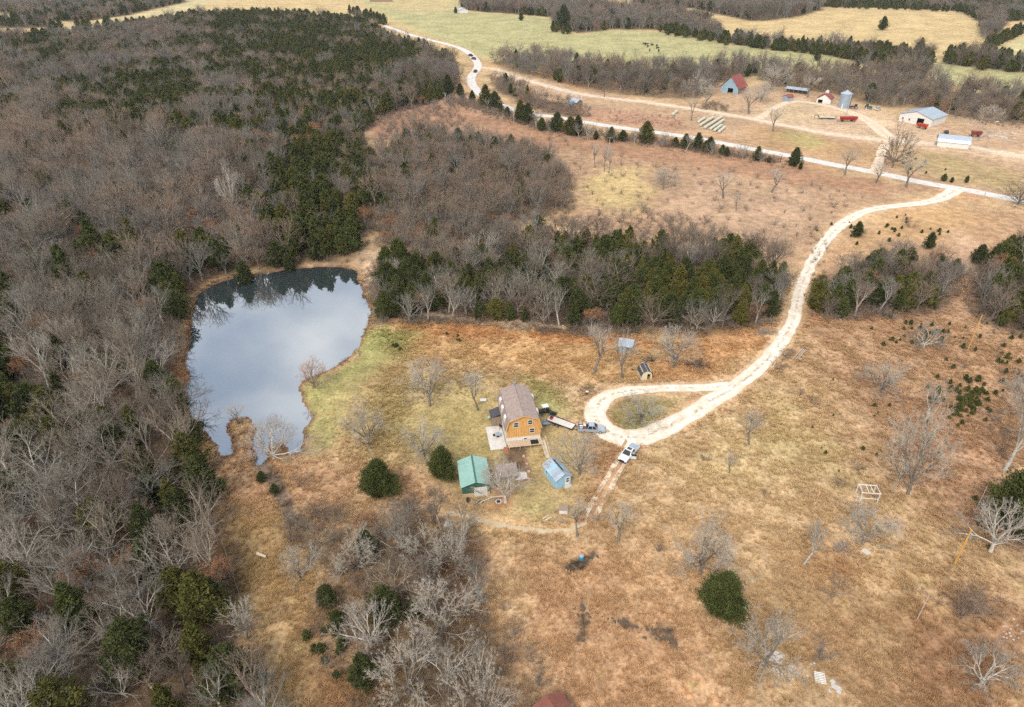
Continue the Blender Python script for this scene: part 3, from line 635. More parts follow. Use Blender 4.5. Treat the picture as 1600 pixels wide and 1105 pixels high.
def bare_tree(seed, H=10.0, spread=.5, fork=.25, limbs=5, upright=.5, ang=26, tw=.014, sides=(1, 2, 3), twigs=4, levels=5, open_grown=0, rk=1.0, lean=0.0):
    """forking tree; returns (trunk+limbs, finer branches and twigs, twig tips)"""
    rng = np.random.RandomState(seed); T = TreeMesh(); K = TreeMesh(); A, B, Rr = [], [], []; tips = []
    r0 = .0235 * H * rk; LEN = [0, .30 * H, .22 * H, .16 * H, .115 * H, .08 * H]; RAD = [r0, r0 * .50, r0 * .33, r0 * .205, r0 * .12, tw]
    def grow(p, d, lv, k):
        ln = LEN[lv] * rng.uniform(.72, 1.25) * k; r = RAD[lv]
        if lv >= levels:
            A.append(p); B.append(p + d * ln); Rr.append(tw); tips.append(p + d * ln); return
        d1 = unit(d + rng.normal(size=3) * .07 + np.array([0, 0, .05])); m = p + d1 * ln * .5
        d2 = unit(d1 + rng.normal(size=3) * .10 + np.array([0, 0, .06])); e = m + d2 * ln * .5
        if lv <= 2: (T if lv <= 2 else K).tube(np.array([p, m, e]), np.array([r, r * .86, r * .70]), 5 if lv == 1 else 4)
        elif lv == 3: K.tube(np.array([p, m, e]), np.array([r, r * .85, r * .65]), 3)
        else:
            A.append(p); B.append(m + (m - p) * .9); Rr.append(r); A.append(m); B.append(e); Rr.append(r * .8)
        n = 2 + (rng.uniform() < .35) if lv < levels - 1 else twigs
        a0 = perp(d2, rng); b0 = np.cross(d2, a0); t0 = rng.uniform(0, 6.28)
        for q in range(n):
            th = t0 + q * 2 * pi / n + rng.uniform(-.4, .4); an = radians(ang) * rng.uniform(.55, 1.25) * (1.25 if lv >= levels - 1 else 1)
            grow(e, unit(d2 * cos(an) + (a0 * cos(th) + b0 * sin(th)) * sin(an)), lv + 1, k * rng.uniform(.85, 1.05))
        for q in range(sides[min(lv, 3) - 1] if lv >= 1 else 0):
            f = rng.uniform(.3, .9); o = p + d1 * ln * f if f < .5 else m + d2 * ln * (f - .5); th = rng.uniform(0, 6.28); an = radians(ang) * rng.uniform(1.1, 1.9)
            grow(o, unit(d2 * cos(an) + (a0 * cos(th) + b0 * sin(th)) * sin(an)), min(lv + 1 + (rng.uniform() < .5), levels), k * .85)
    top = np.array([lean * H * .15 + rng.normal() * .12, rng.normal() * .12, H * fork])
    T.tube(np.array([[0, 0, -.4], [0, 0, 0], top * .55 + np.array([rng.normal() * .06, rng.normal() * .06, 0]), top, top + np.array([rng.normal() * .1, rng.normal() * .1, H * .05])]), np.array([r0 * 1.5, r0 * 1.2, r0 * .95, r0 * .82, r0 * .4]), 7)
    az0 = rng.uniform(0, 6.28)
    for i in range(limbs):
        az = az0 + i * 2 * pi / limbs + rng.uniform(-.3, .3); el = radians(90 - (90 - 90 * upright) * rng.uniform(.55, 1.15)) if i else radians(82)
        grow(top + np.array([0, 0, -H * .05 * rng.uniform(0, 1.5)]), np.array([cos(az) * cos(el), sin(az) * cos(el), sin(el)]), 1, spread / .5 * (1.12 if not i else 1))
    for i in range(open_grown):           # low spreading limbs of a tree that grew in the open
        az = az0 + i * 2.4 + .6; el = radians(rng.uniform(4, 32)); z = H * fork * rng.uniform(.55, 1.0)
        grow(top * (z / (H * fork)), np.array([cos(az) * cos(el), sin(az) * cos(el), sin(el)]), 1 if i % 2 else 2, spread / .5)
    K.cones(A, B, Rr)
    return T, K, np.array(tips)

def leaf_cards(rng, pts, size, n, jitter):
    """small folded leaf-sized faces scattered round points"""
    c = pts[rng.randint(0, len(pts), n)] + rng.normal(size=(n, 3)) * jitter
    a = rng.normal(size=(n, 3)); a /= np.linalg.norm(a, axis=1)[:, None]; b = np.cross(a, rng.normal(size=(n, 3))); b /= np.linalg.norm(b, axis=1)[:, None]
    s = size * rng.uniform(.6, 1.4, (n, 1)); nn = np.cross(a, b)
    V = np.stack([c - a * s, c + b * s * .5 + nn * s * .15, c + a * s, c - b * s * .5 + nn * s * .15], 1).reshape(-1, 3); i = np.arange(n)[:, None] * 4
    return V, np.concatenate([i + np.array([[0, 1, 2]]), i + np.array([[0, 2, 3]])])

def cedar(seed, H=8.0, Wd=4.6, nb=110, per=26, size=.3, shape=.55, simple=False, lump=1.6):
    rng = np.random.RandomState(seed); T = TreeMesh(); K = TreeMesh()
    T.tube(np.array([[0, 0, -.3], [0, 0, 0], [.05, 0, H * .4], [0, .05, H * .86]]), np.array([.2, .16, .11, .03]) * H / 8, 5)
    ph = rng.uniform(0, 6.28, 4); amp = rng.uniform(.06, .16, 4) * lump
    VV, FF, n0 = [], [], 0
    # crown radius as function of height
    def rad(t, az):
        base = (min(t / .22, 1) ** .6) * (1 - max(0, (t - .22) / .78) ** (1.15 + shape * .9))
        lob = 1 + amp[0] * sin(2 * az + ph[0]) + amp[1] * sin(3 * az + ph[1] + t * 5) + amp[2] * sin(5 * az + ph[2] + 9 * t)
        return Wd / 2 * max(base, .03) * lob
    for b in range(nb):
        t = .04 + .93 * ((b + rng.uniform()) / nb) ** .85; az = b * 2.39996 + rng.uniform(-.3, .3)
        r = rad(t, az) * rng.uniform(.70, 1.20); z = H * (.05 + .95 * t)
        root = np.array([0, 0, max(.2, z - r * .35)]); tip = np.array([cos(az) * r, sin(az) * r, z + rng.uniform(-.1, .25)])
        if b % 2 == 0 and not simple: T.tube(np.stack([root, root * .5 + tip * .5 + np.array([0, 0, .05]), tip]), np.array([.035, .022, .008]) * H / 8, 3)
        # sprays along the outer part, denser at the tip, forming a tuft
        tt = 1 - rng.uniform(0, 1, per) ** 1.6 * .62
        c = root[None] + (tip - root)[None] * tt[:, None] + rng.normal(size=(per, 3)) * (.10 + .10 * (1 - tt))[:, None] * Wd * .42
        out = unit(tip - root)
        a = out[None] * .7 + rng.normal(size=(per, 3)) * .55 + np.array([0, 0, .35]); a /= np.linalg.norm(a, axis=1)[:, None]
        bb = np.cross(a, rng.normal(size=(per, 3))); bb /= np.linalg.norm(bb, axis=1)[:, None]; nn = np.cross(a, bb)
        s = size * rng.uniform(.6, 1.5, (per, 1))
        # each spray: two crossed pointed blades
        for p, q in ((bb, nn), (nn, bb)):
            V = np.stack([c - a * s * .5, c + p * s * .34, c + a * s, c - p * s * .34], 1).reshape(-1, 3); i = np.arange(per)[:, None] * 4 + n0
            VV.append(V); FF.append(np.concatenate([i + np.array([[0, 1, 2]]), i + np.array([[0, 2, 3]])])); n0 += 4 * per
    # dense inner mass so that the crown is not see-through at its heart
    na, nzr = 9, 7; V = []; 
    for j in range(nzr):
        t = .08 + .84 * j / (nzr - 1)
        for k in range(na):
            az = 2 * pi * k / na; r = rad(t, az) * rng.uniform(.36, .58); V.append((cos(az) * r, sin(az) * r, H * (.05 + .95 * t) + rng.uniform(-.15, .15)))
    V = np.array(V); i = (np.arange(nzr - 1)[:, None] * na + np.arange(na)[None]); j = (np.arange(nzr - 1)[:, None] * na + (np.arange(na)[None] + 1) % na)
    q = np.stack([i, j, j + na, i + na], 2).reshape(-1, 4) + n0
    VV.append(V); FF.append(np.concatenate([q[:, [0, 1, 2]], q[:, [0, 2, 3]]])); n0 += len(V)
    K.V = VV; K.F = FF; K.n = n0
    return T, K

def shrub(seed, H=2.4, stems=11, tw=.014, n2=6, n3=6):
    rng = np.random.RandomState(seed); K = TreeMesh(); A, B, Rr = [], [], []
    for i in range(stems):
        az = i * 2.4 + rng.uniform(-.4, .4); el = radians(rng.uniform(35, 80)); d = np.array([cos(az) * cos(el), sin(az) * cos(el), sin(el)])
        p = np.array([rng.normal() * .12, rng.normal() * .12, -.05]); pts = [p]
        for _ in range(3):
            d = unit(d + rng.normal(size=3) * .18); pts.append(pts[-1] + d * H * rng.uniform(.28, .42))
        K.tube(np.array(pts), np.array([.03, .022, .016, .008]) * H / 2.4, 4)
        for j in range(n2):
            t = rng.uniform(.25, 1) * 2.99; a = int(t); q = pts[a] + (pts[a + 1] - pts[a]) * (t - a); d2 = unit(d * .6 + perp(d, rng) * .8 + np.array([0, 0, .1])); l = H * rng.uniform(.18, .36)
            A.append(q); B.append(q + d2 * l); Rr.append(tw * 1.4)
            for k in range(n3):
                q3 = q + d2 * l * rng.uniform(.1, 1); d3 = unit(d2 * .8 + perp(d2, rng) * .8); A.append(q3); B.append(q3 + d3 * H * rng.uniform(.07, .18)); Rr.append(tw)
    K.cones(A, B, Rr); return K

def tuft(seed, h=.5, n=16, spread=.32):
    rng = np.random.RandomState(seed); V = []; F = []
    for i in range(n):
        az = rng.uniform(0, 6.28); r = rng.uniform(0, spread * .6); b = np.array([cos(az) * r, sin(az) * r, -.03]); ln = h * rng.uniform(.6, 1.25); k = rng.uniform(.2, .9)
        d = np.array([cos(az) * k, sin(az) * k, 1 - k * .45]); d /= np.linalg.norm(d); w = np.array([-sin(az), cos(az), 0]) * rng.uniform(.012, .03)
        m = b + d * ln * .55; e = b + d * ln + np.array([cos(az), sin(az), -.5]) * ln * .22
        n0 = len(V); V += [b - w, b + w, m + w * .8, m - w * .8, e]; F += [[n0, n0 + 1, n0 + 2], [n0, n0 + 2, n0 + 3], [n0 + 3, n0 + 2, n0 + 4]]
    return np.array(V), np.array(F)

# ------------------------------------------------------------------ plants: materials and prototypes
BARKS = {'white': [(.44,.41,.355), (.49,.455,.40)], 'grey': [(.30,.275,.235), (.33,.31,.265)], 'brown': [(.20,.155,.115), (.24,.19,.145)], 'tan': [(.34,.29,.225), (.30,.25,.195)], 'dark': [(.12,.098,.08), (.15,.125,.10)], 'whitish': [(.38,.35,.30), (.43,.40,.345)], 'misty grey': [(.14,.12,.10), (.17,.15,.125)]}
TWIGS = {'white': [(.33,.29,.245), (.30,.265,.225)], 'grey': [(.176,.160,.135), (.160,.146,.123)], 'brown': [(.135,.107,.080), (.149,.116,.087)], 'tan': [(.193,.157,.120), (.176,.143,.107)], 'dark': [(.102,.084,.067), (.115,.095,.075)], 'whitish': [(.275,.245,.205), (.25,.222,.186)], 'misty grey': [(.35,.31,.255), (.315,.28,.23)]}
TONE = {k: (mat_random(k + '_bark', BARKS[k], noise=.3, nscale=2), mat_random(k + '_twig', TWIGS[k], noise=.2, nscale=.4)) for k in BARKS}
BARK = mat_random('bark', [c_ for k in ('dark', 'brown', 'grey', 'tan', 'grey') for c_ in BARKS[k]][:9], noise=.3, nscale=2)
TWIG = mat_random('twig', [(.125,.100,.074), (.165,.130,.098), (.20,.178,.146), (.150,.124,.090), (.22,.182,.134), (.175,.172,.124), (.17,.150,.138), (.205,.155,.112)], noise=.2, nscale=.4)
PINKTWIG = mat_random('pink_twig', [(.36,.24,.17), (.40,.27,.20)], noise=.2, nscale=.5)
CGREEN = {'olive': [(.078,.080,.021), (.090,.086,.022)], 'dark green': [(.050,.058,.019), (.056,.064,.020)], 'mid green': [(.066,.078,.022), (.074,.084,.023)], 'yellowish green': [(.105,.096,.024), (.115,.100,.025)]}
CTONE = {k: mat_random(k.replace(' ', '_') + '_foliage', CGREEN[k], noise=.4, nscale=.9) for k in CGREEN}
CEDAR = mat_random('cedar_foliage', [CGREEN['dark green'][0], CGREEN['mid green'][0], CGREEN['olive'][0], CGREEN['dark green'][1], CGREEN['mid green'][1], CGREEN['yellowish green'][0], CGREEN['olive'][1]], noise=.4, nscale=.9)
CEDARBARK = mat('cedar_bark', (.13,.095,.07), noise=.3, nscale=4)
RUSTLEAF = mat_random('rust_leaf', [(.20,.105,.058), (.25,.13,.068), (.22,.125,.075)], noise=.3, nscale=.8)
BRUSH = mat_random('brush_twig', [(.160,.116,.088), (.200,.152,.116), (.192,.164,.136), (.208,.136,.096)], noise=.25, nscale=.6)

BT = []      # near bare trees (trunk mesh, crown mesh)
for i, (sp, fk, lb, up, an, og) in enumerate([(.52,.26,5,.52,27,1), (.50,.34,4,.68,22,0), (.56,.20,6,.45,30,2), (.46,.36,4,.72,20,0), (.50,.22,6,.55,28,2), (.48,.28,5,.58,25,1), (.56,.18,5,.5,27,1)]):
    T, K, tips = bare_tree(100 + i, 10.0, sp, fk, lb, up, an, open_grown=og, lean=(i % 3 - 1) * .5)
    BT.append((T.mesh('trunk', [BARK]), K.mesh('crown', [TWIG])))
OT = []      # open-grown trees with crowns down to the grass
for i, (sp, fk, lb, up, an, og) in enumerate([(.50,.17,6,.50,29,5), (.52,.14,6,.56,27,4), (.50,.2,5,.6,30,5)]):
    T, K, tips = bare_tree(150 + i, 10.0, sp, fk, lb, up, an, open_grown=og, twigs=7, tw=.020)
    OT.append((T.mesh('trunk', [BARK]), K.mesh('crown', [TWIG])))
ST = []      # pale thick-limbed trees
for i, (sp, fk, lb, up, an, og) in enumerate([(.52,.16,8,.46,27,4), (.50,.24,7,.56,26,2)]):
    T, K, tips = bare_tree(170 + i, 10.0, sp, fk, lb, up, an, open_grown=og, twigs=4, tw=.021, rk=1.2)
    ST.append((T.mesh('trunk', [BARK]), K.mesh('crown', [TWIG])))
RT = []      # oaks that keep russet leaves
for i in range(2):
    T, K, tips = bare_tree(200 + i, 10.0, .46, .2, 5, .6, 26, twigs=3, sides=(1, 1, 2))
    lv = leaf_cards(np.random.RandomState(5 + i), tips, .16, 2600, .22); K.V.append(lv[0]); K.F.append(lv[1] + K.n)
    RT.append((T.mesh('trunk', [BARK]), K.mesh('crown', [RUSTLEAF])))
CT = []      # cedars
for i, (h, w, sh) in enumerate([(8,4.4,.3), (8,5.0,.7), (8,3.6,.1), (8,5.6,1.1), (8,4.2,.6)]):
    T, K = cedar(300 + i, h, w, 130, 34, .25, sh); CT.append((T.mesh('trunk', [CEDARBARK]), K.mesh('crown', [CEDAR])))
T, K = cedar(320, 8, 8.2, 320, 64, .21, .45, lump=1.7); BIGCEDAR = (T.mesh('trunk', [CEDARBARK]), K.mesh('crown', [CEDAR]))
SH = [shrub(400 + i, 2.4, 10 + i, n2=6 + i % 2).mesh('twigs', [BRUSH]) for i in range(4)]

def join_meshes(name, T, K, m1, m2):
    V = np.concatenate(T.V + K.V); F = np.concatenate([np.concatenate(T.F), np.concatenate(K.F) + T.n])
    me = mesh_np(name, V, F, [m1, m2]); k = sum(len(f) for f in T.F)
    me.polygons.foreach_set('material_index', np.concatenate([np.zeros(k, np.int32), np.ones(len(F) - k, np.int32)])); return me
FAMILY = [(mat_random('tan_wood_bark', [(.184,.153,.119), (.230,.192,.149)]), mat_random('tan_wood_twig', [(.180,.132,.095), (.215,.161,.119), (.165,.126,.094), (.203,.144,.106)], noise=.2, nscale=.4)),
          (mat_random('grey_wood_bark', [(.168,.158,.138), (.230,.219,.192)]), mat_random('grey_wood_twig', [(.134,.119,.098), (.161,.145,.121), (.142,.121,.106), (.176,.159,.132)], noise=.2, nscale=.4)),
          (mat_random('dark_wood_bark', [(.115,.095,.077), (.153,.134,.111)]), mat_random('dark_wood_twig', [(.094,.072,.053), (.115,.092,.068), (.107,.079,.061), (.115,.101,.070)], noise=.2, nscale=.4))]
FARB = []; FARC = []; FARR = []
for i in range(6):
    T, K, tips = bare_tree(500 + i, 10.0, .46 + .03 * (i % 4), .2 + .04 * (i % 4), 4 + i % 3, .45 + .06 * (i % 5), 24 + 2 * (i % 4), tw=.022, sides=(1, 2, 2), twigs=3, rk=1.15, open_grown=i % 2); [FARB.append(join_meshes('woodland_tree', T, K, *fm)) for fm in FAMILY]
for i in range(3):
    T, K = cedar(530 + i, 8, 4.4 + .7 * i, 60, 16, .46, .3 + .4 * i, simple=True); FARC.append(join_meshes('woodland_cedar', T, K, CEDARBARK, CEDAR))
T, K, tips = bare_tree(560, 10.0, .46, .2, 5, .6, 26, tw=.022, sides=(1, 1, 1), twigs=2); lv = leaf_cards(np.random.RandomState(9), tips, .26, 900, .25); K.V.append(lv[0]); K.F.append(lv[1] + K.n)
FARR = [join_meshes('woodland_oak', T, K, BARK, RUSTLEAF)]
# ------------------------------------------------------------------ plants: placing
def project(x, y, z):
    d = np.array([x, y, z - CAM_H]); xc = d[0]; yc = d[1] * sin(PITCH) + d[2] * cos(PITCH); zc = d[1] * cos(PITCH) - d[2] * sin(PITCH)
    return 800 + FPX * xc / zc, 552.5 - FPX * yc / zc, FPX / zc
def px_height(x, y, z, vtop):
    lo, hi = .2, 30
    for _ in range(30):
        m = (lo + hi) / 2
        if project(x, y, z + m)[1] > vtop: lo = m
        else: hi = m
    return lo
def bbox_w(me):
    v = np.empty(len(me.vertices) * 3, np.float32); me.vertices.foreach_get('co', v); v = v.reshape(-1, 3)
    return float((v[:, 0].max() - v[:, 0].min() + v[:, 1].max() - v[:, 1].min()) / 2), float(v[:, 2].max())
_dim = {}
def dims(pair):
    k = pair[1].name
    if k not in _dim: _dim[k] = bbox_w(pair[1])
    return _dim[k]

def override(o, m):
    if m is not None:
        o.material_slots[0].link = 'OBJECT'; o.material_slots[0].material = m
    return o
def place(name, pair, x, y, sxy, sz, label, cat, group=None, rz=None, m_trunk=None, m_crown=None, lean=None):
    r = empty(name, (x, y, hz(x, y)), R.uniform(0, 6.28) if rz is None else rz, label, cat, group, (sxy, sxy, sz))
    if lean: r.rotation_euler = (lean[0], lean[1], r.rotation_euler[2])
    override(link('trunk', pair[0], r), m_trunk); override(link('crown', pair[1], r), m_crown)
    return r
USED = []          # (x, y, radius) kept free
def tree_px(name, pair, u, v, vtop, wpx, label, cat, group=None, **k):
    x, y = P(u, v); z = hz(x, y); w, h0 = dims(pair); s = project(x, y, z + 3)[2]
    wm = wpx * (1.0 if name == 'cedar_tree' else 1.16) / s; h = px_height(x, y, z, vtop)
    # the crown's far rim reaches higher in the picture than its top: allow for it
    dep = math.atan2(CAM_H - z, math.hypot(x, y)); h = max(1.0, h - wm * .30 * math.tan(dep) * .8)
    USED.append((x, y, wm * .4)); sxy = wm / w; sz = h / h0
    sz = min(max(sz, sxy * ((1.22 if pair is BIGCEDAR else .84) if name == 'cedar_tree' else .55)), sxy * 2.2)
    return place(name, pair, x, y, sxy, sz, label, cat, group, **k)

G_YARD = 'bare trees standing round the house'
OPEN = [  # variant, base u,v, top v, crown width px, label, material set
 (4,577,698,606,74,'leafless tree with grey trunk on the lawn nearest the pond',None),
 (5,672,636,545,82,'hazy grey leafless tree standing uphill of the house beside the brush pile',None),
 (0,662,714,636,80,'leafless grey tree directly behind the round cedar by the garage',None),
 (3,747,641,572,40,'slim leafless tree with white board at its foot beside the house',None),
 (3,928,583,494,52,'slender leafless tree at the orange grass, left of the sheet metal shed',None),
 (1,972,592,508,50,'leafless tree standing in front of the sheet metal shed',None),
 (2,1053,574,500,84,'broad spreading leafless tree beside the dark brush pile',None),
 (6,1000,655,598,76,'many-stemmed bare tree on the grass island inside the driveway loop',None),
 (4,905,742,655,80,'grey bare tree between the blue shed and the dirt track',None),
 (1,790,785,700,84,'pale forked bare tree with spreading limbs beside the green garage','white'),
 (3,1170,694,632,40,'thin wispy bare sapling alone in the pale meadow',None),
 (3,1140,738,702,24,'tiny bare sapling in the middle of the pale meadow',None),
 (2,1376,614,552,74,'low spreading bare tree with dark fork in the meadow',None),
 (0,1442,545,492,56,'whitish bare tree at the lower tip of the cedar block','pale'),
 (4,1418,772,600,104,'large grey bare tree with massive trunk above the white frame',None),
 (1,1448,655,585,56,'pale bare tree with dark seedlings at its foot','pale'),
 (1,1570,735,588,80,'tall pale bare tree near the edge of the right meadow','pale'),
 (0,1600,640,560,80,'bare brownish tree cut by the picture edge beside the seedling patch',None),
 (5,1094,898,786,112,'large hazy grey bare tree just above the lone round cedar',None),
 (3,1256,882,800,46,'dead white snag with a bent top in the meadow','pale'),
 (2,1348,850,786,100,'round twiggy bare tree below the white frame',None),
 (0,1196,1044,930,112,'grey twiggy tree over the pale rubble heap',None),
 (6,1530,1072,980,92,'light forked bare tree in the lower corner of the meadow','pale'),
 (1,1548,862,768,96,'white leaning bare tree in front of the dark cedar edge','white'),
 (6,491,606,545,60,'pinkish vase-shaped tree on the grassy pond bank','pink'),
 (2,428,716,628,110,'large white-limbed tree on the spit between two pond arms','white'),
 (3,372,662,625,36,'thin bare sapling at the tip of the spit in the pond',None),
 (3,902,838,772,42,'bare bush-like tree left of the end of the dirt track',None),
 (1,966,846,770,58,'bare tree right of the end of the dirt track',None),
 (6,580,1010,905,104,'white-limbed tree in front of a cedar in the lower thicket','white'),
 (2,560,895,812,90,'grey spreading tree in front of the dark cedar above the lower thicket',None),
 (0,668,888,800,90,'pale brown tree at the head of the lower thicket',None),
 (5,712,890,806,66,'slim grey tree on the meadow side of the lower thicket',None),
 (2,690,1000,890,140,'largest sprawling bare tree of the lower thicket, nearest the meadow',None),
 (0,640,1085,960,120,'bare tree at the bottom edge of the lower thicket',None),
 (4,760,1130,985,120,'bare tree on the meadow side of the thicket at the bottom edge',None),
 (4,470,905,830,70,'leaning grey tree beside the creek below the dam',None),
 (3,385,1000,925,60,'grey bare tree on the fence line beside the left wood',None),
 (0,365,330,240,46,'tallest white tree rising out of the left wood','white'),
 (3,378,318,262,30,'russet-tinted pale tree beside the tallest white tree in the left wood','pale'),
 (1,1170,178,140,44,'bare roadside tree on the verge left of the lane fork',None),
 (1,1208,206,160,34,'bare tree on the verge right of the lane fork',None),
 (0,1394,262,182,52,'dark stout bare tree below the white machine barn','dark'),
 (3,1320,274,228,34,'dark thin bare tree at the verge of the road',None),
 (3,1368,286,250,30,'small bare tree on the road verge near the farm link',None),
 (1,1416,292,236,44,'pinkish bare tree on the verge near the farm link',None),
 (0,1590,320,270,60,'dark bare tree on the road at the picture edge','dark'),
 (3,930,262,222,18,'slender bare tree, leftmost of three below the road',None),
 (3,944,268,222,18,'slender bare tree, middle one of three below the road',None),
 (3,951,270,226,16,'slender bare tree by the pole, last of three below the road',None),
 (2,1036,296,258,46,'rounded bare thicket tree alone on the rust slope',None),
 (3,1130,310,262,36,'bare tree alone in the middle of the rust slope',None),
 (3,1205,300,258,36,'bare tree on the rust slope near the roadside cedars',None),
 (0,944,152,118,30,'dark bare tree on the lane opposite the rubble strip','dark'),
 (1,1080,188,145,24,'thin bare tree beside the lane above the hay bales',None),
 (4,1206,140,90,50,'tall brown bare tree behind the farm sheds',None),
 (5,1100,168,128,34,'brown bare tree left of the red roofed barn, lower one',None),
 (0,1088,150,104,40,'brown bare tree left of the red roofed barn, upper one',None),
 (4,1188,160,118,40,'round bare tree between the red roofed barn and the long shed',None),
 (1,1262,152,112,34,'bare tree right behind the long low shed',None),
 (5,1540,196,160,40,'bare tree behind the corral',None),
 (5,1150,330,300,20,'small wiry bare tree near the middle of the slope',None),
]
MS = {'white': TONE['white'], 'pale': TONE['whitish'], 'pink': (TONE['brown'][0], PINKTWIG), 'dark': TONE['dark'], None: TONE['misty grey']}
n_bare = 0
for i, u, v, vt, w, lab, ms in OPEN:
    tree_px('bare_tree', ST[i % 2] if ms in ('white', 'pink') else OT[i % 3] if i in (0, 2, 4, 5, 6) and w > 38 else BT[i % len(BT)], u, v, vt, w, lab, 'tree', m_trunk=MS[ms][0], m_crown=MS[ms][1]); n_bare += 1
CEDARS = [ # pair, base u v, top v, width, label
 (None,594,782,724,70,'dark round cedar alone on the tan meadow below the dam'),
 (None,692,752,684,56,'big round cedar behind the green garage'),
 (None,1126,968,880,88,'large round cedar alone on the brown meadow at the bottom'),
 (None,1585,840,748,120,'huge dark cedar cut by the right picture edge'),
 (0,575,878,824,50,'dark cedar partly hidden by grey limbs above the lower thicket'),
 (1,604,982,905,80,'cedar hidden behind the white-limbed tree in the lower thicket'),
 (1,512,950,915,44,'low bushy cedar on the left side of the lower thicket'),
 (3,530,985,945,40,'low dark cedar below the bushy one beside the lower thicket'),
 (1,648,968,932,36,'small cedar in the middle of the lower thicket'),
 (2,570,1078,1010,56,'cedar on the left flank of the lower thicket near the bottom'),
 (1,410,756,736,22,'small cedar on the creek just below the dam'),
 (1,430,772,754,20,'smaller cedar on the creek under the other small cedar'),
 (1,1526,418,380,34,'round cedar alone at the top of the bare strip'),
 (4,382,438,402,38,'bushy cedar on the far bank of the pond'),
 (4,452,418,392,28,'small cedar on the far bank near the pale tree'),
 (1,652,416,386,26,'round dark cedar beside the pale bank above the pond'),
 (0,618,500,468,40,'dark cedar at the lower left corner of the cedar band'),
 (2,820,506,482,18,'little cedar standing before the middle of the cedar band'),
 (0,1450,392,372,24,'small cedar standing high on the right slope'),
 (1,1338,374,360,26,'dark low cedar above the right cedar block'),
 (0,1240,264,234,26,'pointed cedar at the end of the roadside row'),
 (4,1250,266,256,10,'tiny cedar beside the pointed one at the road'),
 (1,880,50,36,34,'dark cedar clump on the edge of the green field'),
 (1,814,34,25,12,'lone cedar in the green field'),
 (1,1276,97,88,14,'lone cedar in the green strip behind the farm'),
 (0,712,22,14,8,'cedar at the white shed on the far field'),
 (1,1378,50,34,20,'dark bushy cedar alone in the golden field'),
 (1,1112,64,58,8,'small cedar at the foot of the far hedge'),
 (4,590,182,165,26,'cedar on the rust clearing above the pond wood'),
 (1,716,232,206,28,'cedar among grey brush on the upper slope'),
 (0,700,152,132,26,'cedar at the first pole of the road'),
]
for i, u, v, vt, w, lab in CEDARS:
    v -= .14 * w
    tree_px('cedar_tree', BIGCEDAR if i is None else CT[i], u, v, vt, w, lab, 'cedar', m_crown=CTONE['mid green' if i is None else 'dark green'])
n_cedar = len(CEDARS)
# row of cedars along the road
ROW = [(716,150,26),(728,157,22),(741,160,30),(756,168,34),(768,171,26),(784,178,30),(800,184,34),(812,192,30),(824,194,24),(852,203,30),(868,206,34),(884,212,28),(897,213,30),(947,221,18),(976,223,26),(1007,223,28),(1058,231,26),(1066,232,18),(1085,234,20),(1097,236,28),(1106,238,22),(1122,240,26),(1138,243,22),(1175,250,24),(1202,255,16),(1470,283,16),(1482,285,11),(1510,287,20),(930,218,16)]
RORD = {j: k for k, j in enumerate(sorted(range(len(ROW)), key=lambda j: ROW[j][0]))}
for j, (u, v, w) in enumerate(ROW):
    u += R.uniform(-5, 5); w *= R.uniform(.5, 1.25); tree_px('cedar_tree', CT[(1, 3, 4, 0, 3)[j % 5]], u + R.uniform(-4, 4), v + R.uniform(-2, 2), v - w * R.uniform(.8, 1.1), w, '%s cedar at the road, number %s of its row counted from the bend' % (('bushy', 'rounded', 'conical', 'pointed', 'rounded')[j % 5], ('one','two','three','four','five','six','seven','eight','nine','ten','eleven','twelve','thirteen','fourteen','fifteen','sixteen','seventeen','eighteen','nineteen','twenty','twenty-one','twenty-two','twenty-three','twenty-four','twenty-five','twenty-six','twenty-seven','twenty-eight','twenty-nine')[RORD[j]]), 'cedar', 'cedars lining the road', m_crown=CTONE[('dark green', 'mid green', 'dark green', 'olive')[j % 4]]); n_cedar += 1

for j, (u, v, w, vt) in enumerate([(726,158,16,140),(762,172,18,150),(793,182,18,160),(838,200,26,172),(858,206,18,180),(905,216,20,190),(918,218,30,184),(960,224,18,198),(992,226,20,198),(1035,230,22,200),(1072,236,18,208),(1112,243,20,214),(1160,250,24,222),(1188,254,18,230)]):
    tree_px('bare_tree', BT[j % 7], u, v, vt, w, 'thin bare tree in the roadside hedge, %s from the bend' % ('first','second','third','fourth','fifth','sixth','seventh','eighth','ninth','tenth','eleventh','twelfth','thirteenth','fourteenth')[j], 'tree', 'bare trees in the roadside hedge', m_trunk=TONE['grey'][0], m_crown=TONE['grey'][1]); n_bare += 1
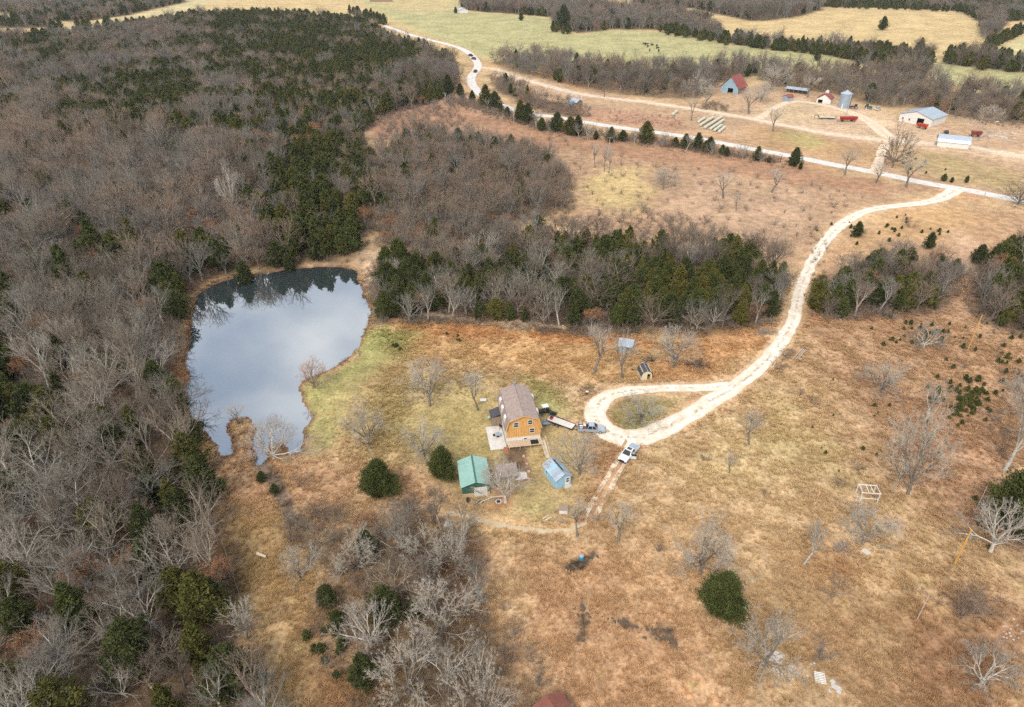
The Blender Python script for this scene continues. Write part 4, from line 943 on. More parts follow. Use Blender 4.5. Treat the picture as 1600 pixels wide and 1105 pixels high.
# far hedges of cedars
def along(pxs, spacing, jit, seed):
    rng = random.Random(seed); w = PW(pxs); out = []
    for (a, b) in zip(w[:-1], w[1:]):
        n = max(1, int(math.dist(a, b) / spacing))
        for k in range(n):
            t = (k + rng.random()) / n; out.append((a[0] + (b[0] - a[0]) * t + rng.uniform(-jit, jit), a[1] + (b[1] - a[1]) * t + rng.uniform(-jit, jit)))
    return out
ZONES = { # spacing, cedar share, russet share, height lo/hi, brush spacing
 'left': (4.7, .44, .07, 7, 14, 4.4), 'mid': (3.9, .12, .09, 5.5, 10, 2.8), 'band': (3.9, .48, .04, 6.5, 11, 3.2), 'right': (3.9, .46, .05, 7, 11, 3.0), 'edge': (4.2, .6, .04, 7, 11, 3.4),
 'low': (6.2, .04, .06, 6, 9, 3.0), 'farm': (6.5, .08, .07, 8, 13, 4.2), 'roadeast': (7, .08, .06, 5, 8, 4), 'far_a': (6.6, .16, .09, 10, 14, 0), 'far_b': (7.5, .18, .08, 11, 15, 0), 'far_c': (6, .55, .04, 9, 13, 0),
 'far_d': (6.5, .65, .04, 10, 13, 0), 'far_e': (7, .1, .05, 9, 13, 0), 'far_f': (5.5, .5, .04, 8, 12, 0), 'far_g': (8, .45, .05, 9, 13, 0), 'far_h': (8, .6, .03, 8, 12, 0)}
CEDAR_BLOBS = [np.array(PW(p)) for p in ([(340,32),(600,38),(670,95),(620,130),(565,190),(600,300),(600,400),(510,400),(470,330),(430,240),(390,150),(340,90)], [(185,120),(300,110),(290,215),(150,215),(120,190)], [(-30,900),(120,900),(180,960),(330,1060),(340,1180),(-30,1180)], [(300,880),(345,900),(400,1080),(360,1080),(310,960)], [(240,420),(300,420),(295,560),(240,560)], [(100,370),(330,395),(330,430),(120,430)], [(20,25),(150,28),(260,45),(150,62),(20,62)], [(880,380),(1000,390),(1080,470),(1060,520),(860,520)], [(1130,400),(1240,440),(1240,510),(1080,520)])]
NOCEDAR = [np.array(PW(p)) for p in ([(0,230),(420,230),(430,400),(0,420)], [(20,450),(250,470),(290,650),(300,740),(60,700)])]
def inpoly(x, y, p): return polysd(np.array([x]), np.array([y]), p)[0] > 0
ALL = []           # x, y, kind, height, zone
rngz = random.Random(5)
for z, poly in WOODSW.items():
    sp, pc, pr, h0, h1, bs = ZONES[z]
    x0, y0 = poly.min(0); x1, y1 = poly.max(0)
    gxs, gys = np.meshgrid(np.arange(x0, x1, sp), np.arange(y0, y1, sp))
    pxs = (gxs + NR.uniform(-.46, .46, gxs.shape) * sp).ravel(); pys = (gys + NR.uniform(-.46, .46, gys.shape) * sp).ravel()
    keep = polysd(pxs, pys, poly) > -.3
    pxs, pys = pxs[keep], pys[keep]
    cn = fbm(pxs, pys, 28 if z == 'left' else 14, 3, 77)
    blob = np.zeros(len(pxs)); anti = np.zeros(len(pxs))
    for b in CEDAR_BLOBS: blob = np.maximum(blob, sstep(-4, 6, polysd(pxs, pys, b)))
    for b in NOCEDAR: anti = np.maximum(anti, sstep(-5, 10, polysd(pxs, pys, b)))
    pond_d = polysd(pxs, pys, POND); road_d = seg_dist(pxs, pys, ROADW); drv = seg_dist(pxs, pys, DRIVEW); lane = seg_dist(pxs, pys, LANEW)
    for k in range(len(pxs)):
        x, y = float(pxs[k]), float(pys[k])
        if pond_d[k] > -2.2 or road_d[k] < 6 or drv[k] < 4.5 or lane[k] < 6: continue
        if any((x - a) ** 2 + (y - b) ** 2 < r * r for a, b, r in USED): continue
        if rngz.random() < .06: continue
        c = pc * (.30 + 1.6 * float(sstep(.42, .60, cn[k]))) * (1 - .85 * anti[k]) + blob[k] * {'left': .25, 'band': .28}.get(z, 0)
        if z in ('right', 'edge'): c = pc
        if z == 'left' and x * x + y * y < 140 ** 2: c *= .72
        q = rngz.random()
        if q < c: kind = 'cedar'; h = rngz.uniform(.55, .9) * h1 * .86
        elif q > 1 - pr: kind = 'russet'; h = rngz.uniform(h0, h1) * .6
        else: kind = 'bare'; h = rngz.uniform(h0, h1) * (1 - .22 * blob[k] * (z == 'left'))
        ALL.append((x, y, kind, h, z))
for pxs, sp, jit in (([(1200,77),(1250,83),(1300,88),(1336,95)], 4, 5), ([(1290,12),(1340,14),(1420,16),(1500,20)], 7, 5), ([(1536,80),(1560,68),(1592,54)], 5, 3), ([(1475,100),(1530,107),(1600,115)], 6, 6), ([(1092,62),(1150,71),(1205,78)], 6, 6), ([(10,34),(60,34),(130,30)], 8, 6), ([(75,46),(110,44),(150,44),(190,42)], 6, 6), ([(866,50),(890,54)], 5, 4), ([(540,22),(575,28),(600,40)], 7, 5), ([(1040,52),(1080,60)], 6, 6)):
    for x, y in along(pxs, sp, jit, len(ALL)): ALL.append((x, y, 'cedar', rngz.uniform(7, 11), 'hedge'))
print('trees', len(ALL), {k: sum(a[2] == k for a in ALL) for k in ('bare', 'cedar', 'russet')})

ZLAB = {'mid': 'in the grey thicket above the pond', 'right': 'in the cedar block right of the driveway', 'edge': 'in the cedar stand at the right edge', 'low': 'in the lower thicket beside the meadow', 'farm': 'in the tree belt behind the farm', 'roadeast': 'between the road and the lane'}
def place_words(z, x, y, u, v):
    if z == 'left':
        pd = -polysd(np.array([x]), np.array([y]), POND)[0]
        if v > 900: return 'in the lower left wood ' + ('at the edge' if u < 110 else 'deep inside' if u < 230 else 'near the fence')
        if v > 720: return 'in the wood below the pond, ' + ('picture edge' if u < 110 else 'deep inside' if u < 220 else 'near the clearing')
        if u < 320 and v > 430: return 'in the wood left of the pond ' + ('by the shore' if pd < 14 else 'at picture edge' if u < 90 else 'near the shore' if pd < 30 else 'deep inside')
        if v > 380: return 'on the far bank of the pond ' + ('right half' if u > 450 else 'left half')
        return 'in the wood beyond the pond'
    if z == 'band': return ('at the pond end of' if u < 760 else 'in the middle of' if u < 1020 else 'at the driveway end of') + ' the cedar band, ' + ('front' if v > 492 else 'inside' if v > 440 else 'uphill')
    if z in ('right', 'edge'): return ZLAB[z] + (', front edge' if v > 480 else ', middle' if v > 445 else ', uphill side')
    if z == 'low': return ZLAB[z] + (', upper part' if v < 900 else ', middle part' if v < 1000 else ', bottom part')
    return ZLAB.get(z, 'in the far hedges')
ALL.sort(key=lambda a: a[0] ** 2 + a[1] ** 2)
REST = {'bare': [], 'cedar': [], 'russet': []}
LIM = {'bare': 298 - n_bare, 'cedar': 298 - n_cedar, 'russet': 60}; cnt = {k: 0 for k in LIM}
NAMES = {'bare': ('bare_tree', 'tree', BT, 10), 'cedar': ('cedar_tree', 'cedar', CT, 8), 'russet': ('russet_oak', 'oak', RT, 10)}
FORM = {'bare': ('broad', 'upright', 'wide', 'narrow', 'rounded', 'drooping', 'open-crowned'), 'cedar': ('pointed', 'bushy', 'slim', 'rounded', 'conical'), 'russet': ('compact', 'ragged')}
_ax = np.array([(a[0], a[1]) for a in ALL]); _az = terrain(_ax[:, 0], _ax[:, 1])
for (x, y, kind, h, z), zz in zip(ALL, _az):
    u, v, s = project(x, y, zz + h * .6)
    if not (-25 < u < 1625 and -20 < v < 1125):
        if -260 < u < 1860 and -40 < v < 1500: REST[kind].append((x, y, h))
        continue
    if cnt[kind] >= LIM[kind]: REST[kind].append((x, y, h)); continue
    nm, cat, pool, h0 = NAMES[kind]; i = R.randrange(len(pool)); w = R.uniform(.88, 1.22) * (h / h0)
    sz, pz, h1 = ZONES[z][3], None, ZONES[z][4]
    q = (h - sz) / (h1 - sz) if kind == 'bare' else (h / (h1 * .86) - .55) / .35 if kind == 'cedar' else (h / .6 - sz) / (h1 - sz)
    size = 'low' if q < .33 else 'middling' if q < .67 else 'tall'
    loc = place_words(z, x, y, *project(x, y, zz)[:2])
    if kind == 'bare':
        tn = R.choices(('grey', 'brown', 'tan', 'dark', 'whitish'), (3, 3, 3, 1, 1.6 if z == 'left' and v > 560 else .7))[0]; mt, mc = TONE[tn]; lab = '%s %s %s bare tree %s' % (size, FORM[kind][i], tn, loc)
    elif kind == 'cedar':
        tn = R.choices(('dark green', 'mid green', 'olive', 'yellowish green'), (3, 3, 2.4, .9))[0]; mt, mc = None, CTONE[tn]; lab = '%s %s %s cedar %s' % (size, FORM[kind][i], tn, loc)
    else: mt, mc = None, None; lab = '%s %s russet oak %s' % (size, FORM[kind][i], loc)
    place(nm, pool[i], x, y, w, h / h0, lab, cat, {'bare': 'leafless trees ', 'cedar': 'cedars ', 'russet': 'russet oaks '}[kind] + loc.split(',')[0], m_trunk=mt, m_crown=mc)
    cnt[kind] += 1
_seen = {}
for o in C.objects:
    if o.name.split('.')[0] in ('bare_tree', 'cedar_tree', 'russet_oak'): _seen.setdefault(o['label'], []).append(o)
for lb, os_ in _seen.items():
    if 2 <= len(os_) <= 3:
        os_.sort(key=lambda o: o.location.x ** 2 + o.location.y ** 2)
        for o, w_ in zip(os_, ('nearer', 'farther') if len(os_) == 2 else ('nearest', 'middle', 'farthest')): o['label'] = w_ + ' ' + lb
print('individual', cnt, 'rest', {k: len(v) for k, v in REST.items()})

# ------------------------------------------------------------------ masses: one object each
def scatter(name, meshes, pts, label, cat, extra=None):
    """pts rows: x y z rot scale index; one object, instances on its points"""
    pts = np.asarray(pts, np.float32)
    coll = bpy.data.collections.new(name + '_kinds')
    for i, m in enumerate(meshes):
        o = bpy.data.objects.new('%s_kind_%02d' % (name, i), m); coll.objects.link(o)
    me = bpy.data.meshes.new(name); me.vertices.add(len(pts)); me.vertices.foreach_set('co', np.ascontiguousarray(pts[:, :3]).ravel())
    for an, tp, vals in (('rotz', 'FLOAT', pts[:, 3]), ('scl', 'FLOAT', pts[:, 4]), ('idx', 'INT', pts[:, 5].astype(np.int32))):
        a = me.attributes.new(an, tp, 'POINT'); a.data.foreach_set('value', np.ascontiguousarray(vals))
    if extra is not None:
        a = me.attributes.new('gcol', 'FLOAT_COLOR', 'POINT'); a.data.foreach_set('color', np.concatenate([extra, np.ones((len(extra), 1))], 1).astype(np.float32).ravel())
    for m in meshes:
        for mm in m.materials:
            if mm.name not in [q.name for q in me.materials]: me.materials.append(mm)
    me.update(); o = link(name, me); tag(o, label, cat, kind='stuff')
    g = bpy.data.node_groups.new(name, 'GeometryNodeTree'); g.interface.new_socket('Geometry', in_out='INPUT', socket_type='NodeSocketGeometry'); g.interface.new_socket('Geometry', in_out='OUTPUT', socket_type='NodeSocketGeometry')
    gi = g.nodes.new('NodeGroupInput'); go = g.nodes.new('NodeGroupOutput'); ip = g.nodes.new('GeometryNodeInstanceOnPoints'); ci = g.nodes.new('GeometryNodeCollectionInfo')
    ci.inputs['Collection'].default_value = coll; ci.inputs['Separate Children'].default_value = True; ci.inputs['Reset Children'].default_value = True
    def attr(nm, ty):
        n = g.nodes.new('GeometryNodeInputNamedAttribute'); n.data_type = ty; n.inputs['Name'].default_value = nm; return n.outputs['Attribute']
    cx = g.nodes.new('ShaderNodeCombineXYZ'); g.links.new(attr('rotz', 'FLOAT'), cx.inputs['Z']); er = g.nodes.new('FunctionNodeEulerToRotation'); g.links.new(cx.outputs[0], er.inputs[0])
    cs = g.nodes.new('ShaderNodeCombineXYZ'); sc = attr('scl', 'FLOAT')
    for k in 'XYZ': g.links.new(sc, cs.inputs[k])
    g.links.new(gi.outputs[0], ip.inputs['Points']); g.links.new(ci.outputs[0], ip.inputs['Instance']); ip.inputs['Pick Instance'].default_value = True
    g.links.new(attr('idx', 'INT'), ip.inputs['Instance Index']); g.links.new(er.outputs[0], ip.inputs['Rotation']); g.links.new(cs.outputs[0], ip.inputs['Scale'])
    g.links.new(ip.outputs[0], go.inputs[0])
    md = o.modifiers.new('scatter', 'NODES'); md.node_group = g
    return o
def rows(lst, h0, nk, rng):
    a = np.array([(x, y) for x, y, h in lst]); z = terrain(a[:, 0], a[:, 1])
    return [(a[i, 0], a[i, 1], z[i], rng.uniform(0, 6.28), lst[i][2] / h0, rng.randrange(nk)) for i in range(len(lst))]
rs = random.Random(3)
wr = rows(REST['bare'], 10, len(FARB), rs); _w = np.array([(r[0], r[1]) for r in wr]); _f = fbm(_w[:, 0], _w[:, 1], 55, 3, 91); _g = fbm(_w[:, 0], _w[:, 1], 70, 3, 191); wr2 = []
_m = polysd(_w[:, 0], _w[:, 1], WOODSW['mid']) > 0; _f = np.where(_m, _f + .12, _f)
for r, f, g in zip(wr, _f, _g):          # stands of one kind: tan, grey or dark twigs, with some tall ones standing out
    d_ = math.hypot(r[0], r[1]); fam = rs.choices((0, 1, 2), (max(.05, (f - .32) * 3) * (1 if d_ < 420 else .45), max(.05, (g - .32) * 3), max(.15, (.75 - f - g * .2) * 1.6)))[0]
    big = rs.random() < .07; wr2.append((*r[:4], r[4] * (1.3 if big else rs.uniform(.78, 1.12)), rs.randrange(6) * 3 + (rs.randrange(2) if big else fam)))
scatter('woodland', FARB, wr2, 'dense mass of leafless grey brown trees covering the hills', 'woodland')
scatter('cedar_woodland', FARC, rows(REST['cedar'], 8, len(FARC), rs), 'mass of dark cedars mixed through the far woods and hedges', 'woodland')
if REST['russet']: scatter('russet_woodland', FARR, rows(REST['russet'], 10, 1, rs), 'far oaks with russet leaves spread through the woods', 'woodland')

# undergrowth in the woods
ub = []
for z, poly in WOODSW.items():
    bs = ZONES[z][5]
    if not bs: continue
    x0, y0 = poly.min(0) - 2; x1, y1 = poly.max(0) + 2; gxs, gys = np.meshgrid(np.arange(x0, x1, bs), np.arange(y0, y1, bs))
    pxs = (gxs + NR.uniform(-.5, .5, gxs.shape) * bs).ravel(); pys = (gys + NR.uniform(-.5, .5, gys.shape) * bs).ravel()
    keep = (polysd(pxs, pys, poly) > -2.5) & (polysd(pxs, pys, POND) < -1.2) & (seg_dist(pxs, pys, DRIVEW) > 4) & (seg_dist(pxs, pys, ROADW) > 5) & (seg_dist(pxs, pys, LANEW) > 5) & (np.hypot(pxs, pys) < 420)
    pxs, pys = pxs[keep], pys[keep]; zz = terrain(pxs, pys)
    for k in range(len(pxs)): ub.append((pxs[k], pys[k], zz[k], rs.uniform(0, 6.28), rs.uniform(.55, 1.35), rs.randrange(4)))
# loose brush: shore of the pond, rough slope, creek
def brush_poly(px, sp, s0, s1):
    poly = np.array(PW(px)); x0, y0 = poly.min(0); x1, y1 = poly.max(0); gxs, gys = np.meshgrid(np.arange(x0, x1, sp), np.arange(y0, y1, sp))
    pxs = (gxs + NR.uniform(-.5, .5, gxs.shape) * sp).ravel(); pys = (gys + NR.uniform(-.5, .5, gys.shape) * sp).ravel()
    keep = (polysd(pxs, pys, poly) > 0) & (polysd(pxs, pys, POND) < -.6); pxs, pys = pxs[keep], pys[keep]; zz = terrain(pxs, pys)
    for k in range(len(pxs)): ub.append((pxs[k], pys[k], zz[k], rs.uniform(0, 6.28), rs.uniform(s0, s1), rs.randrange(4)))
brush_poly([(590,170),(700,158),(740,200),(740,235),(640,225),(590,240)], 4.0, .7, 1.4)
brush_poly([(360,655),(395,655),(400,700),(366,712)], 1.8, .35, .6)
brush_poly([(330,715),(400,725),(395,735),(330,730)], 1.8, .3, .6)
brush_poly([(440,770),(470,800),(500,850),(470,860),(445,810)], 2.6, .5, 1.1)
brush_poly([(640,770),(700,780),(690,815),(620,800)], 2.4, .5, .9)
brush_poly([(560,395),(590,440),(600,500),(580,510),(560,505),(585,480),(566,440)], 2.0, .3, .6)
brush_poly([(495,585),(560,545),(566,555),(510,585)], 1.6, .25, .45)
brush_poly([(640,495),(900,515),(980,520),(900,527),(760,515),(640,508)], 2.0, .4, .8)
brush_poly([(860,345),(1000,330),(1100,345),(1200,380),(1100,385),(900,372)], 3.4, .6, 1.2)
brush_poly([(700,200),(860,215),(1000,250),(1250,280),(1360,310),(1290,350),(1230,395),(1000,345),(900,330),(890,280)], 9, .4, 1.1)
brush_poly([(960,170),(1060,185),(1080,205),(930,190)], 5, .3, .6)
brush_poly([(700,152),(860,200),(1010,222),(1230,258),(1225,264),(1000,230),(840,208),(700,165)], 4.5, .4, 1.0)
brush_poly([(700,150),(860,196),(1010,216),(1230,252),(1228,258),(1000,225),(840,203),(700,160)], 2.4, .5, 1.5)
brush_poly([(1395,150),(1500,178),(1600,190),(1600,205),(1490,185)], 4, .5, 1.1)
brush_poly([(1100,160),(1140,165),(1135,178),(1095,172)], 3, .6, 1.2)
brush_poly([(1260,345),(1300,380),(1285,440),(1270,440),(1265,400)], 3.4, .3, .7)
brush_poly([(1480,520),(1600,520),(1600,640),(1520,620),(1480,560)], 5.5, .3, .7)
brush_poly([(1520,640),(1600,640),(1600,760),(1560,760)], 4.0, .5, 1.0)
scatter('undergrowth', SH, ub, 'tangled leafless undergrowth and brush in and along the woods', 'brush')
print('brush', len(ub))

# dry grass tufts over the near meadows
def tuft_material():
    m = bpy.data.materials.new('dry_grass'); m.use_nodes = True; t = m.node_tree; b = t.nodes['Principled BSDF']; b.inputs['Roughness'].default_value = .9; b.inputs['Specular IOR Level'].default_value = .1
    a = t.nodes.new('ShaderNodeAttribute'); a.attribute_type = 'INSTANCER'; a.attribute_name = 'gcol'; oi = t.nodes.new('ShaderNodeObjectInfo')
    r = t.nodes.new('ShaderNodeValToRGB'); e = r.color_ramp.elements; e[0].color = (.70, .64, .55, 1); e[1].color = (1.35, 1.3, 1.2, 1); q = e.new(.5); q.color = (1.04, .97, .86, 1)
    t.links.new(oi.outputs['Random'], r.inputs[0]); mu = t.nodes.new('ShaderNodeVectorMath'); mu.operation = 'MULTIPLY'; t.links.new(a.outputs['Color'], mu.inputs[0]); t.links.new(r.outputs[0], mu.inputs[1]); t.links.new(mu.outputs[0], b.inputs['Base Color'])
    return m
GRASS = tuft_material()
TF = [mesh_np('tuft', *tuft(700 + i, .45 + .06 * i, 18), [GRASS]) for i in range(5)]
n = 640000; tx = NR.uniform(-165, 165, n); ty = NR.uniform(44, 190, n)
keep = np.abs(tx) < ty * .69 + 40; tx, ty = tx[keep], ty[keep]
dens = sstep(.35, .65, fbm(tx, ty, 3.5, 3, 61)) * .8 + .2
LAWNP = [np.array(PW(p)) for p in ([(640,640),(750,600),(900,640),(930,700),(890,815),(780,826),(690,798),(650,740)], [(462,606),(572,520),(610,560),(545,640),(520,712),(476,712)], [(950,640),(1000,620),(1090,615),(985,678)])]
lawn = np.zeros(len(tx))
for p in LAWNP: lawn = np.maximum(lawn, sstep(-3, 3, polysd(tx, ty, p)))
wood = np.zeros(len(tx))
for k in ('left', 'band', 'right', 'edge'): wood = np.maximum(wood, sstep(-1, 3, polysd(tx, ty, WOODSW[k])))
dens = dens * (1 - .72 * lawn) * (1 - .93 * wood)
keep = (NR.uniform(size=len(tx)) < dens * .78) & (polysd(tx, ty, POND) < -.25) & (seg_dist(tx, ty, DRIVEW) > 2.7) & (seg_dist(tx, ty, ROADW) > 3.5)
keep &= (seg_dist(tx, ty, TRACK) > .5) & (seg_dist(tx, ty, ARC) > .5)
for q in BURN: keep &= seg_dist(tx, ty, q) > .5
tx, ty, lawn = tx[keep], ty[keep], lawn[keep]
HARD = []          # footprints where no grass grows: filled by the builders below
def finish_grass():
    k = np.ones(len(tx), bool)
    for p in HARD: k &= polysd(tx, ty, np.array(p)) < .05
    x, y, lw = tx[k], ty[k], lawn[k]; zz = terrain(x, y); c = ground_color(x, y)
    pts = np.stack([x, y, zz, NR.uniform(0, 6.28, len(x)), np.clip(np.exp(NR.normal(-.3, .32, len(x))), .35, 1.9) * (1 - .55 * lw), NR.randint(0, 5, len(x))], 1)
    scatter('meadow_grass', TF, pts, 'dry tan and russet grass tufts covering the near meadows', 'grass', extra=c); print('tufts', len(x))
# ------------------------------------------------------------------ buildings
def M(name, r, g, b, rough=.8, noise=.15, nscale=2.0, metal=0.0, stretch=None, k=1.7, bump=0.0, col2=None, spec=.3):
    c = tuple(rgb(r, g, b, k)); c2 = tuple(rgb(*col2, k)) if col2 else None
    return mat(name, c, rough, metal, noise, nscale, bump, spec, stretch, col2=c2)
M_SHING = M('mauve_shingle', 190,170,160, .95, .22, 1.6, bump=.5, col2=(158,140,132))
M_OAKSID = M('orange_siding', 240,192,122, .7, .2, 2.2, stretch=(3,3,.25), col2=(216,158,90), k=1.45)
M_WHITE = M('white_paint', 250,246,238, .6, .06, 1.5)
M_CONC = M('pale_concrete', 250,244,238, .9, .1, .7, col2=(222,212,200))
M_GLASS = mat('window_glass', (.02,.025,.03), .08, 0, spec=.6)
M_DARK = mat('dark_interior', (.012,.011,.010), .9)
M_BLACK = mat('black_steel', (.02,.02,.022), .5)
M_TYRE = mat('tyre', (.018,.018,.018), .9)
M_RIM = mat('wheel_rim', (.5,.5,.52), .35, .8)
M_DECK = M('weathered_deck', 226,200,172, .9, .25, 2, stretch=(1,6,1))
M_GREENROOF = M('teal_metal', 166,204,194, .5, .10, .8, col2=(150,190,180), k=1.6)
M_GREENWALL = M('dark_green_metal', 72,116,102, .6, .12, 2)
M_TANWALL = M('tan_metal', 236,204,160, .6, .1, 2)
M_BLUEWALL = M('pale_blue_board', 170,216,240, .7, .12, 2.5, stretch=(3,3,.3))
M_TINROOF = M('pale_tin', 206,218,230, .4, .12, 1.2, metal=.15, col2=(176,190,206))
M_GREYROOF = M('blue_grey_tin', 178,192,206, .45, .1, .5, metal=.1)
M_REDROOF = M('rusty_red_tin', 176,96,84, .7, .25, .6, col2=(140,70,62))
M_BLUEBARN = M('faded_blue_board', 166,194,210, .8, .15, .8, stretch=(2,2,.3))
M_WOOD = M('grey_wood', 168,146,126, .95, .25, 2, stretch=(2,2,.3))
M_PALEWOOD = M('pale_wood', 226,206,178, .9, .2, 2)
M_STONE = M('stone', 214,206,198, .95, .25, 3, bump=.4)
M_BRICK = M('old_brick', 190,130,96, .95, .25, 4)
M_RED = M('farm_red', 200,66,52, .5, .15, 1)
M_ORANGERED = M('bright_red', 226,84,46, .5, .12, 1)
M_GALV = M('galvanised', 176,192,206, .4, .14, .8, metal=.3, stretch=(1,1,4))
M_TARP = M('black_roof', 88,86,92, .7, .15, 1)
M_CREAM = M('cream_board', 240,224,186, .8, .12, 2)
M_BALE = M('wrapped_bale', 228,224,206, .6, .14, 1.2, col2=(206,204,176))
M_LITHAY = M('hay', 208,170,112, .95, .2, 3)
M_YPOLE = M('yellow_pole', 226,176,96, .85, .2, 3, stretch=(1,1,.2))
M_GPOLE = M('grey_pole', 206,196,182, .85, .2, 3, stretch=(1,1,.2))
M_BARREL = M('blue_plastic', 72,150,190, .4, .1, 2)
M_BROWNROOF = M('red_brown_tin', 140,84,70, .6, .15, 1)

def at_px(u, v): x, y = P(u, v); return x, y, hz(x, y)
def hard(o, x0, x1, y0, y1):
    mtx = Matrix.Translation(o.location) @ Matrix.Rotation(o.rotation_euler[2], 4, 'Z'); HARD.append([tuple((mtx @ Vector(p))[:2]) for p in ((x0, y0, 0), (x1, y0, 0), (x1, y1, 0), (x0, y1, 0))])

def window(parent, x, z, w, h, y=-.02, facing='y', frame=M_WHITE, cross=True, name='window'):
    """sash window proud of a wall; facing 'y' looks to -y, '-x' / 'x' look sideways (then x is the wall plane and y the position)"""
    def put(mb, a0, a1, d0, d1, z0, z1):
        if facing == 'y': mb.box(a0, a1, y - d1, y - d0, z0, z1)
        elif facing == '-x': mb.box(x - d1, x - d0, a0, a1, z0, z1)
        else: mb.box(x + d0, x + d1, a0, a1, z0, z1)
    c = x if facing == 'y' else y
    g = MB(); put(g, c - w / 2, c + w / 2, -.03, .03, z, z + h); wo_ = g.build(name, M_GLASS, parent)
    f = MB(); t = .1
    put(f, c - w / 2 - t, c + w / 2 + t, 0, .07, z + h, z + h + t); put(f, c - w / 2 - t, c + w / 2 + t, 0, .09, z - t, z)
    put(f, c - w / 2 - t, c - w / 2, 0, .07, z, z + h); put(f, c + w / 2, c + w / 2 + t, 0, .07, z, z + h)
    if cross: put(f, c - w / 2, c + w / 2, .031, .06, z + h * .46, z + h * .54)
    f.build('frame', frame, wo_); return wo_

# --- the gambrel house
hx, hy = 2.35, 109.5; HZ = max(hz(hx + i_, hy + j_) for i_ in (-7, -3, 0, 3) for j_ in (-2, 3, 8, 11)) + .02
house = empty('gambrel_house', (hx, hy, HZ), radians(9.5), 'gambrel house with mauve shingle roof and orange board gable', 'house'); hard(house, -7.2, 4.6, -2.6, 11.4)
LN = 10.9; EX, EZ, BX, BZ, AZ, FZ = 3.5, 3.9, 2.95, 5.9, 7.0, 1.65
MB().box(-EX, EX, 0, LN, -.3, FZ).build('foundation', M_WHITE, house)
MB().prism([(-EX, FZ), (EX, FZ), (EX, EZ), (BX, BZ), (0, AZ), (-BX, BZ), (-EX, EZ)], .02, LN - .02).build('wall', M_OAKSID, house)
rf = MB(); o0, o1 = -.4, LN + .3
for sgn in (-1, 1):
    pr = [(sgn * (EX + .28), EZ - .25), (sgn * (BX + .10), BZ + .06), (0, AZ + .12)]
    for (xa, za), (xb, zb) in zip(pr[:-1], pr[1:]):
        q = [(xa, o0, za), (xb, o0, zb), (xb, o1, zb), (xa, o1, za)]
        rf.sheet(*(q if sgn < 0 else [q[1], q[0], q[3], q[2]]), .12)
roof = rf.build('roof', M_SHING, house)
MB().tube([(-.2, LN - .4, AZ - .2), (-.2, LN - .4, AZ + 1.0)], .16, 8).build('chimney', M_GALV, roof)
tr = MB()
for sgn in (-1, 1):
    tr.bar((sgn * (EX + .2), -.40, EZ - .15), (sgn * (BX + .08), -.40, BZ + .05), .05, .22); tr.bar((sgn * (BX + .08), -.40, BZ + .05), (0, -.40, AZ + .1), .05, .22)
tr.build('trim', M_OAKSID, house)
bt = MB()
for k in range(1, 14): bt.box(-EX + k * .5 - .02, -EX + k * .5 + .02, -.025, .02, FZ, EZ + .4 if k in (1, 13) else BZ - .1)
bt.build('batten', M_OAKSID, house)
window(house, -1.55, 4.35, .85, 1.05); window(house, 1.35, 4.7, .85, 1.0); window(house, 1.75, 2.55, .9, 1.0)
window(house, .4, .9, .6, .35, y=0.0, cross=False, name='basement_window')
for yy in (2.2, 5.6, 8.4):            # dormers on the pond side
    d = MB().prism([(-3.62, EZ + .35), (-2.75, EZ + .35), (-2.75, BZ + .1), (-3.62, BZ - .35)], yy - .55, yy + .55).build('dormer', M_WHITE, house)
    window(d, -3.64, EZ + .45, .8, .85, y=yy, facing='-x')
for yy in (3.4, 8.6):
    d = MB().prism([(3.62, EZ + .35), (3.62, BZ - .35), (2.75, BZ + .1), (2.75, EZ + .35)], yy - .5, yy + .5).build('dormer', M_WHITE, house)
    window(d, 3.64, EZ + .45, .7, .85, y=yy, facing='x')
MB().box(-EX - .04, -EX + .01, .05, LN - .05, FZ - .05, EZ - .1).build('side_wall', M_WHITE, house); MB().box(EX - .01, EX + .04, .05, LN - .05, FZ - .05, EZ - .1).build('side_wall', M_WHITE, house)
for yy in (1.6, 4.6): window(house, -EX - .05, 2.0, .9, 1.1, y=yy, facing='-x')
pz = MB(); pz.box(-5.6, -3.56, 6.6, 9.0, -.2, 2.2); pw = pz.build('porch', M_WOOD, house)
MB().sheet((-5.9, 6.4, 2.2), (-3.52, 6.4, 3.0), (-3.52, 9.2, 3.0), (-5.9, 9.2, 2.2), .1).build('porch_roof', M_TARP, pw)
dk = MB()
for xx in (-3.2, -1, 1.2, 3.4): dk.box(xx - .06, xx + .06, -1.9, -1.78, -.4, .78)
dk.box(-3.4, 3.6, -1.86, -1.76, .62, .78); deck = dk.build('deck', M_DECK, house)
for k in range(22):
    xx = -3.4 + k * .317
    MB().box(xx, xx + .28, -2.0 + R.uniform(-.06, .06), -.03, .79, .84).build('deck_board', M_DECK, deck)
MB().box(1.3, 2.9, -1.75, -.4, .845, .87).build('door_mat', M_DARK, deck)
st = MB()
for k in range(4): st.box(-4.3, -3.45, -1.7 - .32 * k, -1.38 - .32 * k, -.3, .62 - .2 * k)
st.build('steps', M_BRICK, house)
patio = empty('patio', (hx, hy, HZ), radians(9.5), 'white concrete patio along the pond side of the house', 'patio')
MB().box(-7.0, -3.62, -1.2, 9.0 - 2.6, -.4, .06).build('slab', M_CONC, patio)
rail = empty('ramp', at_px(848, 692), 0, 'pale wooden ramp with handrail leading from the deck toward the blue shed', 'ramp')
a = Vector(P(848, 692) + (0,)); b = Vector(P(856, 716) + (0,)); dv = (b - a); ln_ = dv.length; rail.rotation_euler = (0, 0, math.atan2(dv.y, dv.x))
MB().sheet((0, -.45, .75), (ln_, -.45, .05), (ln_, .45, .05), (0, .45, .75), .06).build('walkway', M_PALEWOOD, rail)
